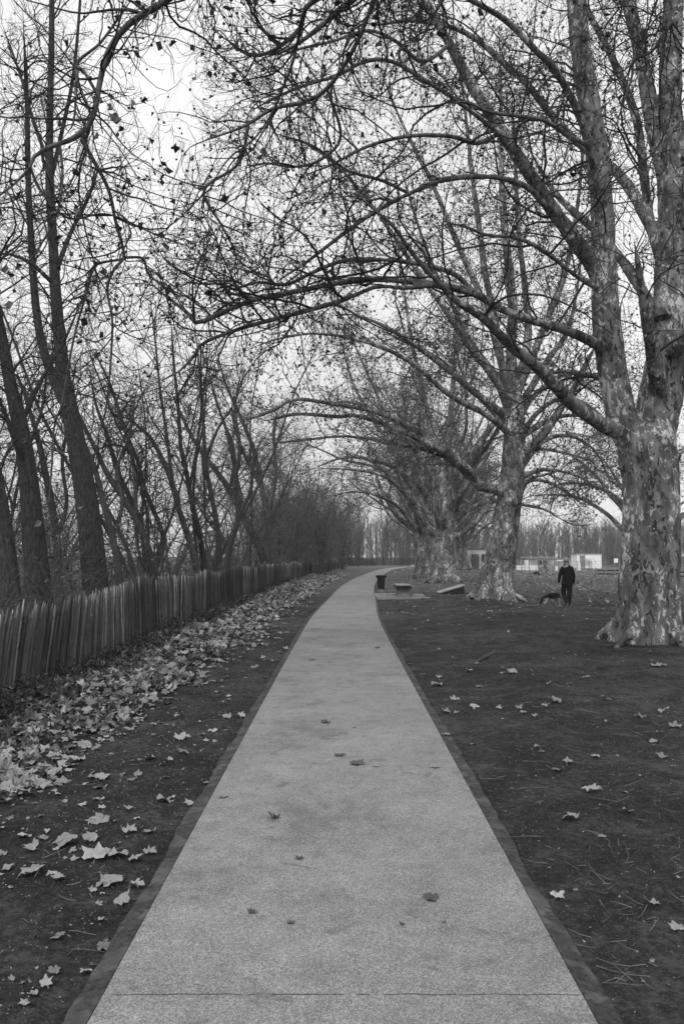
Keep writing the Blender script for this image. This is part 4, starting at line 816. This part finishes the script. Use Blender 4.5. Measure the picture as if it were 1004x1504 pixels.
# pad as path apron: butts the edging
po=pad.build('bench_pad',M_CONC); po.location=(1.36,30.8,0); tag(po,kind='structure'); po.name='bench_pavement'
bx,by=2.46,31.6; bench=empty('bench',(bx,by,.03)); tag(bench,'low backless bench with pale slatted seat on a concrete block','bench')
for k in range(5):
    mb=MB(); x0=-.285+k*.118; mb.box(x0,x0+.092,0,1.8,.452,.485); bev(mb.build('seat_slat',M_SLAT,bench),.006)
mb=MB()
for k in range(5): x0=-.28+k*.118; mb.box(x0-.004,x0+.080,-.012,1.796,.31,.449)
mb.build('seat_bearer',M_DARK,bench)
mb=MB(); mb.box(-.24,.24,.12,.5,0,.33,tp=.03); bev(mb.build('pedestal',M_CONC,bench),.01); mb=MB(); mb.box(-.24,.24,1.3,1.68,0,.33,tp=.03); bev(mb.build('pedestal',M_CONC,bench),.01)
# bin
bn=empty('litter_bin',(1.98,40.6,gz(1.98,40.6))); bn['label']='black litter bin with a wide overhanging lid beside the path'; bn['category']='bin'
mb=MB(); V=[];
def taper(mb,w0,w1,z0,z1,d0=None,d1=None):
    d0=d0 or w0; d1=d1 or w1
    v=[(-w0,-d0,z0),(w0,-d0,z0),(w0,d0,z0),(-w0,d0,z0),(-w1,-d1,z1),(w1,-d1,z1),(w1,d1,z1),(-w1,d1,z1)]
    mb.quads(np.array(v,float),[(0,3,2,1),(4,5,6,7),(0,1,5,4),(1,2,6,5),(2,3,7,6),(3,0,4,7)])
taper(mb,.165,.195,-.03,.57); bev(mb.build('body',M_BLACK,bn),.02)
mb=MB(); taper(mb,.225,.275,.573,.66); taper(mb,.278,.25,.662,.72); bev(mb.build('lid',M_BLACK,bn),.012)
mb=MB(); mb.box(-.13,.13,-.205,-.197,.42,.53); mb.build('slot',M_GLASS,bn)
# wedge
wd=empty('ramp',(4.5,36.6,gz(4.9,36.6))); tag(wd,'low wedge-shaped ramp with a pale top plank on dark sides','ramp')
mb=MB(); v=np.array([(0,0,-.1),(1.1,0,-.1),(1.1,1.1,-.1),(0,1.1,-.1),(0,0,.05),(1.1,0,.38),(1.1,1.1,.38),(0,1.1,.05)],float); mb.quads(v,[(0,3,2,1),(4,5,6,7),(0,1,5,4),(1,2,6,5),(2,3,7,6),(3,0,4,7)]); mb.build('body',M_DARK,wd)
mb=MB(); v=np.array([(-.06,-.03,.054),(1.13,-.03,.40),(1.13,1.13,.40),(-.06,1.13,.054)],float); v2=v+[0,0,.05]; mb.quads(np.vstack([v,v2]),[(0,3,2,1),(4,5,6,7),(0,1,5,4),(1,2,6,5),(2,3,7,6),(3,0,4,7)]); mb.build('top_plank',M_SLAT,wd)
def post(name,label,cat,x,y,w_,h,m,cap=.03):
    mb=MB(); mb.box(-w_/2,w_/2,-w_/2,w_/2,-.2,h-cap); mb.box(-w_/2+.01,w_/2-.01,-w_/2+.01,w_/2-.01,h-cap,h,tp=.02); o=mb.build(name,m); o.location=(x,y,gz(x,y)); tag(o,label,cat); return o
P=gpt(508,837); post('marker_post','small pale square marker post left of the path far away','post',P[0],P[1],.26,.62,M_CONC)
P=gpt(603,858); o=post('marker_post','small pale rounded marker post behind the bench','post',P[0],P[1],.16,.34,M_CONC,.12)
P=gpt(597,830.6); mb=MB(); mb.box(-.55,.55,-.2,.2,-.05,.22,tp=.03); o=mb.build('stone_block',M_SLAT); o.location=(P[0],127.5,.05); o.rotation_euler=(0,.12,.5); tag(o,'pale stone block lying beside the far bend of the path','block')

# ------------------------------------------------------------------ far buildings and field furniture
def cabin(name,label,x0,x1,y,h,roof,seed,door=None,win=None,depth=3.0,dz=-.3,wm=None):
    r=empty(name,(x0,y,gz(x0,y)-.05)); tag(r,label,'building'); wth=x1-x0
    mb=MB(); mb.box(0,wth,0,depth,-.4,h); bev(mb.build('wall',wm or M_WHITE,r),.03)
    mb=MB(); mb.box(-.12,wth+.12,-.12,depth+.12,h+.003,h+.12); mb.build('roof',roof,r)
    for k in range(int(wth/1.2)): 
        pass
    if door:
        for (a,b) in door:
            mb=MB(); mb.box(a,b,-.05,-.003,0,1.95); d_=mb.build('door',M_GREYW,r); mb=MB(); mb.box(b-.14,b-.08,-.09,-.053,.95,1.05); mb.build('handle',M_DARK,d_)
    if win:
        for (a,b,c,d_) in win:
            mb=MB(); mb.box(a-.06,b+.06,-.05,-.003,c-.06,d_+.06); w_=mb.build('window',M_GREYW,r)
            mb=MB(); mb.box(a,b,-.07,-.053,c,d_); mb.build('pane',M_GLASS,w_)
            mb=MB(); mb.box((a+b)/2-.03,(a+b)/2+.03,-.085,-.073,c,d_); mb.build('glazing_bar',M_WHITE,w_)
    return r
def X_(px,Y_): return (px-CX)/F*Y_
cabin('site_cabin','white flat-roofed cabin with a grey door between two plane trunks',X_(678,105),X_(722,105),105,2.55,M_GREYW,1,door=[(1.2,2.2)],win=[(2.6,3.3,1.0,1.9)])
cabin('site_cabin','long white hut with a dark window behind the open frame',X_(762,128),X_(842,128),128,1.35,M_GREYW,2,win=[(2.9,4.4,.5,1.15),(6.9,7.8,.4,1.1)],door=[],wm=M_HUT)
cabin('site_cabin','bright white cabin right of the walking man across the field',X_(846,118),X_(882,118),118,2.15,M_GREYW,3,door=[(.4,1.2)])
# dark shrub before the first cabin
o=put(protoD,X_(697,102),102,1.0,.75,'low_shrub','dark shrub in front of the door of the flat-roofed cabin','shrubs of the field'); 
put(protoD,X_(755,100),100,2.0,.8,'low_shrub','dark shrub beside the second plane trunk across the field','shrubs of the field')
put(protoD,X_(865,114),114,2.0,.5,'low_shrub','small shrub in front of the bright white cabin','shrubs of the field')
fr=empty('timber_frame',(X_(767,100),100,gz(27,100))); tag(fr,'pale open timber frame with thin posts on the far field','frame')
for k,px in enumerate((767,775,790,800,813)):
    x=X_(px,100)-X_(767,100); mb=MB(); mb.box(x-.05,x+.05,-.05,.05,-.2,1.66); mb.build('post',M_CONC,fr)
mb=MB(); mb.box(-.3,X_(815,100)-X_(767,100)+.2,-.06,.06,1.663,1.76); mb.build('beam',M_SLAT,fr)
tb=empty('stand',(X_(822,95),95,gz(26,95))); tag(tb,'white-topped stand just left of the walking man','stand')
mb=MB(); mb.box(-.45,.45,-.1,.1,1.3,1.42); mb.build('top',M_WHITE,tb)
for x in (-.3,.3): mb=MB(); mb.box(x-.04,x+.04,-.04,.04,-.2,1.297); mb.build('leg',M_GREYW,tb)
for k,(px,wd_,h,lb) in enumerate(((760,.55,.6,'small white crate leftmost before the long hut'),(766,.4,.6,'white crate next to the leftmost one before the long hut'),(772,.45,1.25,'upright white box before the long hut'),(782,1.0,.75,'wide white box below the hut window'),(816,.35,.6,'small white board beside the white-topped stand'),(848,.4,.9,'narrow white panel at the corner of the bright cabin'))):
    mb=MB(); mb.box(-wd_/2,wd_/2,-.2,.2,-.1,h,tp=.02); mb.box(-wd_/2+.05,wd_/2-.05,-.215,-.203,h*.2,h*.8); o=bev(mb.build('storage_box',M_WHITE),.02); x=X_(px,98); o.location=(x,98,gz(x,98)); tag(o,lb,'box','white boxes on the far field')
ks=empty('kiosk',(X_(986,76),76,gz(31,76))); tag(ks,'small white kiosk with a dark domed top at the far right edge','kiosk')
mb=MB(); taper(mb,.34,.30,-.2,.95); mb.build('body',M_WHITE,ks); mb=MB(); taper(mb,.36,.2,.953,1.12); taper(mb,.14,.05,1.12,1.32); mb.build('top',M_DARK,ks)
sg=empty('sign_post',(X_(903,90),90,gz(31,90))); tag(sg,'small white sign on a thin post left of the near trunk','sign')
mb=MB(); mb.box(-.22,.22,-.03,.0,.95,1.45); mb.build('panel',M_WHITE,sg); mb=MB(); mb.box(-.03,.03,.003,.06,-.2,1.4); mb.build('post',M_GREYW,sg)
def rails(label,x0,x1,y,n):
    r=empty('rail_fence',(x0,y,gz(x0,y))); tag(r,label,'fence')
    for z in (.12,.42): mb=MB(); mb.box(0,x1-x0,-.04,.04,z,z+.12); mb.build('rail',M_DARK,r)
    for k in range(n): x=(x1-x0)*(k+.1)/n; mb=MB(); mb.box(x,x+.09,-.14,-.043,-.2,.62); mb.build('post',M_CONC,r)
rails('low dark rail fence left of the near plane trunk',X_(872,72),X_(925,72),72,4)
rails('low dark rail fence at the far right edge',X_(975,60),X_(1040,60),60,4)
# thin staked posts of a mesh fence across the field
mf=empty('mesh_fence',(X_(745,92),92,gz(20,92))); tag(mf,'thin wire mesh fence on slim posts across the far field','fence')
xa=X_(745,92); xb=X_(1010,92)
for k in range(14): x=(xb-xa)*k/13; mb=MB(); mb.box(x-.03,x+.03,-.03,.03,-.3,1.25); mb.build('post',M_GREYW,mf)
mb=MB()
for z in (.2,.55,.9,1.2): P=np.array([[0,0,z],[(xb-xa)/2,0,z-.01],[xb-xa,0,z]]); tubes(mb,P[None],np.full((1,3),.008),3)
mb.build('wire',M_GREYW,mf,True)

# ------------------------------------------------------------------ people and dogs
def skin(name, V, E, m, parent, sub=2, root=None):
    names=list(V); me=bpy.data.meshes.new('t'); me.from_pydata([V[n][:3] for n in names],[(names.index(a),names.index(b)) for a,b in E],[])
    o=bpy.data.objects.new('t',me); C.objects.link(o); s=o.modifiers.new('s','SKIN'); s.use_smooth_shade=True
    sv=me.skin_vertices[0].data if len(me.skin_vertices) else None
    if sv is None: me.attributes  # skin layer is added with the modifier below
    if sv is None:
        bpy.context.view_layer.objects.active=o; bm=bmesh.new(); bm.from_mesh(me); bm.verts.layers.skin.verify(); bm.to_mesh(me); bm.free(); sv=me.skin_vertices[0].data
    for k,n in enumerate(names):
        r=V[n][3:]; sv[k].radius=(r[0], r[1] if len(r)>1 else r[0]); sv[k].use_root=(n==(root or names[0]))
    d_=o.modifiers.new('d','SUBSURF'); d_.levels=sub; d_.render_levels=sub
    dg=bpy.context.evaluated_depsgraph_get(); dg.update(); m2=bpy.data.meshes.new_from_object(o.evaluated_get(dg)); bpy.data.objects.remove(o)
    m2.materials.clear(); m2.materials.append(m); m2.polygons.foreach_set('use_smooth',np.ones(len(m2.polygons),bool))
    r=bpy.data.objects.new(name,m2); C.objects.link(r); r.parent=parent; return r
def blob(name,c,rad,m,parent,seed=0,amp=.06,cut=None):
    bm=bmesh.new(); bmesh.ops.create_icosphere(bm,subdivisions=3,radius=1)
    for v in bm.verts:
        n=1+amp*math.sin(v.co.x*7+seed)*math.sin(v.co.z*6+seed*2)*math.cos(v.co.y*5); v.co=Vector((v.co.x*rad[0]*n+c[0],v.co.y*rad[1]*n+c[1],v.co.z*rad[2]*n+c[2]))
    if cut: bmesh.ops.delete(bm,geom=[v for v in bm.verts if cut(v.co)],context='VERTS')
    me=bpy.data.meshes.new(name); bm.to_mesh(me); bm.free(); me.materials.append(m); me.polygons.foreach_set('use_smooth',np.ones(len(me.polygons),bool))
    o=bpy.data.objects.new(name,me); C.objects.link(o); o.parent=parent; return o
def hand(V,E,key,w,d,s=1,open_=0):
    """palm and five fingers hanging from wrist w (pos), d = +1 right / -1 left"""
    x,y,z=w; a=key
    V[a+'p']=(x,y+.012*s,z-.05*s,.030*s,.016*s); E.append((a+'w',a+'p')); V[a+'k']=(x,y+.02*s,z-.085*s,.034*s,.014*s); E.append((a+'p',a+'k'))
    for k,(dy,l) in enumerate(((-.028,.060),(-.010,.074),(.010,.070),(.028,.055))):
        n=a+'f%d'%k; V[n+'a']=(x-.002*d,y+.02*s+dy*s,z-(.105+.0)*s,.0095*s); V[n+'b']=(x-.006*d,y+.024*s+dy*s,z-(.105+l*.5)*s,.0085*s); V[n+'c']=(x-.02*d,y+.026*s+dy*s,z-(.105+l*.95)*s,.007*s)
        E += [(a+'k',n+'a'),(n+'a',n+'b'),(n+'b',n+'c')]
    V[a+'t1']=(x-.01*d,y+.052*s,z-.055*s,.011*s); V[a+'t2']=(x-.014*d,y+.066*s,z-.095*s,.009*s); E += [(a+'p',a+'t1'),(a+'t1',a+'t2')]
def person(label,loc,rz,pose,s,mj,mt_,mh,hair_long=False):
    r=empty('person',tuple(loc),rz); r.scale=(s,s,s); tag(r,label,'person'); J=pose
    V={};E=[]
    V['pelvis']=(0,0,.93,.13,.10); V['waist']=(0,J.get('wy',0),1.08,.12,.09); V['chest']=(0,J['cy'],1.32,.15,.11); V['neck0']=(0,J['cy']+.01,1.47,.065); V['neck']=(J['hx']*.5,J['cy']+.03,1.54,.052); V['jaw']=(J['hx'],J['cy']+.06,1.62,.066,.075); V['skull']=(J['hx'],J['cy']+.055,1.70,.078,.092); V['top']=(J['hx'],J['cy']+.045,1.755,.05,.06)
    E=[('pelvis','waist'),('waist','chest'),('chest','neck0'),('neck0','neck'),('neck','jaw'),('jaw','skull'),('skull','top')]
    for sd_,k in ((-1,'l'),(1,'r')):
        sh=J[k+'sh'];el=J[k+'el'];wr=J[k+'wr'];kn=J[k+'kn'];an=J[k+'an'];to=J[k+'to']
        V[k+'s']=(*sh,.055);V[k+'e']=(*el,.040);V[k+'hw']=(*wr,.028); E+=[('chest',k+'s'),(k+'s',k+'e'),(k+'e',k+'hw')]
        hip=(sd_*.09,0,.88); V[k+'hip']=(*hip,.085);V[k+'kn']=(*kn,.055);V[k+'an']=(*an,.038);V[k+'to']=(*to,.03,.03); E+=[('pelvis',k+'hip'),(k+'hip',k+'kn'),(k+'kn',k+'an'),(k+'an',k+'to')]
        hand(V,E,k+'h',wr,sd_)
    body=skin('body',V,E,M_SKIN,r,2,'pelvis')
    # face details carved as small features on the body side: nose, ears
    fx,fy,fz=J['hx'],J['cy']+.055,1.665
    # jacket
    V={'hem':(0,-.01,.78,.225,.16),'hip':(0,0,.92,.205,.145),'waist':(0,J.get('wy',0),1.10,.175,.125),'chest':(0,J['cy'],1.32,.195,.14),'nk':(0,J['cy']+.005,1.45,.11,.09),'coll':(J['hx']*.4,J['cy']+.02,1.535,.068,.068)}
    E=[('hem','hip'),('hip','waist'),('waist','chest'),('chest','nk'),('nk','coll')]
    for k in 'lr':
        sh=J[k+'sh'];el=J[k+'el'];wr=J[k+'wr']; V[k+'s']=(*sh,.082);V[k+'e']=(*el,.064);V[k+'w']=(wr[0],wr[1],wr[2]+.01,.048); E+=[('chest',k+'s'),(k+'s',k+'e'),(k+'e',k+'w')]
    skin('jacket',V,E,mj,r,2,'chest')
    V={'pel':(0,0,.93,.15,.12)};E=[]
    for sd_,k in ((-1,'l'),(1,'r')):
        V[k+'h']=(sd_*.09,0,.86,.115);V[k+'k']=(*J[k+'kn'],.088);V[k+'a']=(J[k+'an'][0],J[k+'an'][1],J[k+'an'][2]+.0,.072); E+=[('pel',k+'h'),(k+'h',k+'k'),(k+'k',k+'a')]
    skin('trousers',V,E,mt_,r,2,'pel')
    for k in 'lr':
        a=J[k+'an'];t=J[k+'to']; m_=[(a[i_]*.5+t[i_]*.5) for i_ in range(3)]
        h_=(a[0]-(t[0]-a[0])*.35,a[1]-(t[1]-a[1])*.35,t[2]+.01)
        skin('shoe',{'h':(*h_,.048),'m':(m_[0],m_[1],t[2]+.02,.05),'t':(t[0],t[1],t[2],.04),'a':(a[0],a[1],a[2]+.02,.048)},[('h','m'),('m','t'),('m','a')],M_SHOE,r,2,'m')
    # hair cap: covers top and back of skull
    hc=(J['hx'],J['cy']+.035,1.695)
    blob('hair',hc,(.093,.110,.108 if not hair_long else .15),mh,r,1,.02,cut=lambda c:(c.y>hc[1]+.03 and c.z<hc[2]+.045) or c.z<hc[2]-(.12 if not hair_long else .15))
    for sd_ in (-1,1): blob('ear',(fx+sd_*.088,fy-.005,1.665),(.012,.022,.034),M_SKIN,r,2,0)
    blob('nose',(fx,fy+.10,1.655),(.014,.022,.026),M_SKIN,r,2,0)
    for sd_ in (-1,1): blob('eye',(fx+sd_*.032,fy+.083,1.69),(.012,.008,.008),M_DARK,r,2,0)
    blob('mouth',(fx,fy+.088,1.618),(.022,.008,.006),M_DARK,r,2,0)
    return r
Ym=28.2; xm=X_(831,Ym); zm=HC-73.3*Ym/F
pose=dict(cy=.02,hx=-.02,lsh=(-.165,.01,1.40),rsh=(.175,.01,1.40),lel=(-.255,-.04,1.12),rel=(.235,-.03,1.12),lwr=(-.285,.0,.87),rwr=(.215,.02,.84),
  lkn=(-.13,.12,.48),rkn=(.075,.0,.47),lan=(-.0,-.24,.15),ran=(.05,.10,.09),lto=(-.09,-.12,.05),rto=(.08,.26,.035))
mz=gz(xm,Ym)
person('grey-haired man in black jacket and trousers walking away with a dog',(xm,Ym,mz),R(-12),pose,1.0*(73.3*Ym/F-(0 if True else 0))/1.80*1.0 if abs(mz-zm)>.5 else (HC-mz+.0)/1.80 if False else 1.0,M_CLOTH,M_TROUS,M_HAIR)
print('man ground z', mz, 'wanted', zm)
Yc=72; xc=X_(801,Yc)
pose2=dict(cy=.16,wy=.06,hx=0,lsh=(-.16,.14,1.42),rsh=(.16,.14,1.42),lel=(-.2,.05,1.15),rel=(.2,.25,1.15),lwr=(-.2,.22,1.0),rwr=(.2,.42,1.0),
  lkn=(-.1,.22,.5),rkn=(.1,-.02,.48),lan=(-.1,.24,.1),ran=(.1,-.42,.2),lto=(-.1,.38,.04),rto=(.1,-.36,.06))
person('small far person in grey with dark hair striding across the field',(xc,Yc,gz(xc,Yc)),R(75),pose2,.78,M_GCLOTH,M_GREYW,M_DHAIR,True)
def dog_mat(name,saddle,tan):
    m,t,b=mat(name,.9); ve=objvec(t); s=t.nodes.new('ShaderNodeSeparateXYZ'); t.links.new(ve,s.inputs[0])
    n=noise(t,14,3,ve); v=mth(t,'ADD',s.outputs[2],mth(t,'MULTIPLY',n,.10)); r_=ramp(t,v,[(.43,0),(.48,1)])
    fy=ramp(t,mth(t,'ADD',s.outputs[0],mth(t,'MULTIPLY',n,.1)),[(.33,1),(.40,0)])
    tail=ramp(t,mth(t,'ADD',s.outputs[0],1.0),[(.62,1),(.66,0)]); tz=ramp(t,s.outputs[2],[(.13,0),(.2,1)])
    k=mth(t,'MAXIMUM',mth(t,'MULTIPLY',r_,fy),mth(t,'MULTIPLY',tail,tz))
    lo=ramp(t,s.outputs[2],[(.0,tan*1.6),(.2,tan)])
    t.links.new(mixc(t,k,lo,saddle),b.inputs['Base Color']); bump(t,b,noise(t,60,3,ve),.6,.01); return m
def dog(name,label,loc,rz,s,m,tail_up=False):
    r=empty(name,tuple(loc),rz); r.scale=(s,s,s); tag(r,label,'dog')
    V={'hips':(-.28,0,.47,.10,.12),'loin':(-.10,0,.51,.09,.11),'rib':(.10,0,.50,.10,.135),'chest':(.27,0,.50,.10,.145),'neck':(.40,0,.50,.075,.085),'throat':(.50,0,.43,.065,.07),'head':(.58,0,.36,.072,.068),'stop':(.64,0,.31,.045,.045),'muz':(.71,0,.26,.028,.028),
       't1':(-.37,0,.42,.05),'t2':(-.42,0,.32,.055),'t3':(-.44,0,.22,.05),'t4':(-.46,0,.14,.022)}
    E=[('hips','loin'),('loin','rib'),('rib','chest'),('chest','neck'),('neck','throat'),('throat','head'),('head','stop'),('stop','muz'),('hips','t1'),('t1','t2'),('t2','t3'),('t3','t4')]
    for sd_,k,o_,p_ in ((-1,'l',.04,-.10),(1,'r',-.03,.08)):
        V[k+'th']=(-.25,sd_*.075,.38,.085,.07);V[k+'kn']=(-.19+p_*.5,sd_*.085,.27,.052);V[k+'hk']=(-.33+p_,sd_*.085,.155,.026);V[k+'hf']=(-.31+p_,sd_*.085,.03,.024);V[k+'ht']=(-.26+p_,sd_*.085,.02,.026,.02)
        V[k+'sh']=(.27,sd_*.075,.38,.06,.07);V[k+'el']=(.21+o_,sd_*.08,.27,.038);V[k+'wr']=(.24+o_*2,sd_*.08,.12,.026);V[k+'ff']=(.24+o_*2.2,sd_*.08,.03,.024);V[k+'ft']=(.29+o_*2.2,sd_*.08,.02,.026,.02)
        E+=[('hips',k+'th'),(k+'th',k+'kn'),(k+'kn',k+'hk'),(k+'hk',k+'hf'),(k+'hf',k+'ht'),('chest',k+'sh'),(k+'sh',k+'el'),(k+'el',k+'wr'),(k+'wr',k+'ff'),(k+'ff',k+'ft')]
    for sd_,k in ((-1,'el'),(1,'er')):
        V[k+'a']=(.55,sd_*.05,.42,.03,.015);V[k+'b']=(.545,sd_*.065,.49,.008); E+=[('head',k+'a'),(k+'a',k+'b')]
    skin('body',V,E,m,r,2,'rib')
    blob('nose',(.745,0,.255),(.016,.018,.014),M_BLACK,r,1,0)
    for sd_ in (-1,1): blob('eye',(.635,sd_*.04,.35),(.009,.009,.009),M_BLACK,r,1,0)
    return r
# dog walks to the right on the man's near side, its head behind his leg
xd=X_(808.5,Ym+.3); dog('dog','black-saddled shepherd dog with pale legs walking at the man\'s side',(xd+.02,Ym+.38,gz(xd,Ym+.3)),R(4),.92,dog_mat('shepherd_coat',.006,.28))
xd=X_(787,70); dog('dog','small all-black dog on the field near the far person',(xd,70,gz(xd,70)),R(185),.62,simple('black_coat',.006,.2,10,.9,.3))

# ------------------------------------------------------------------ damp winter air
mb=MB(); mb.box(-260,260,-15,330,-3,45); hz=mb.build('haze',M_GROUND); hz.data.materials.clear()
hm=bpy.data.materials.new('winter_air'); hm.use_nodes=True; ht=hm.node_tree; ht.nodes.clear(); ho=ht.nodes.new('ShaderNodeOutputMaterial'); hv=ht.nodes.new('ShaderNodeVolumePrincipled')
hv.inputs['Color'].default_value=(.9,.9,.9,1); hv.inputs['Density'].default_value=.0005; ht.links.new(hv.outputs[0],ho.inputs['Volume']); hz.data.materials.append(hm); tag(hz,kind='stuff')
hz['label']='thin pale winter haze over the whole park'; hz['category']='haze'
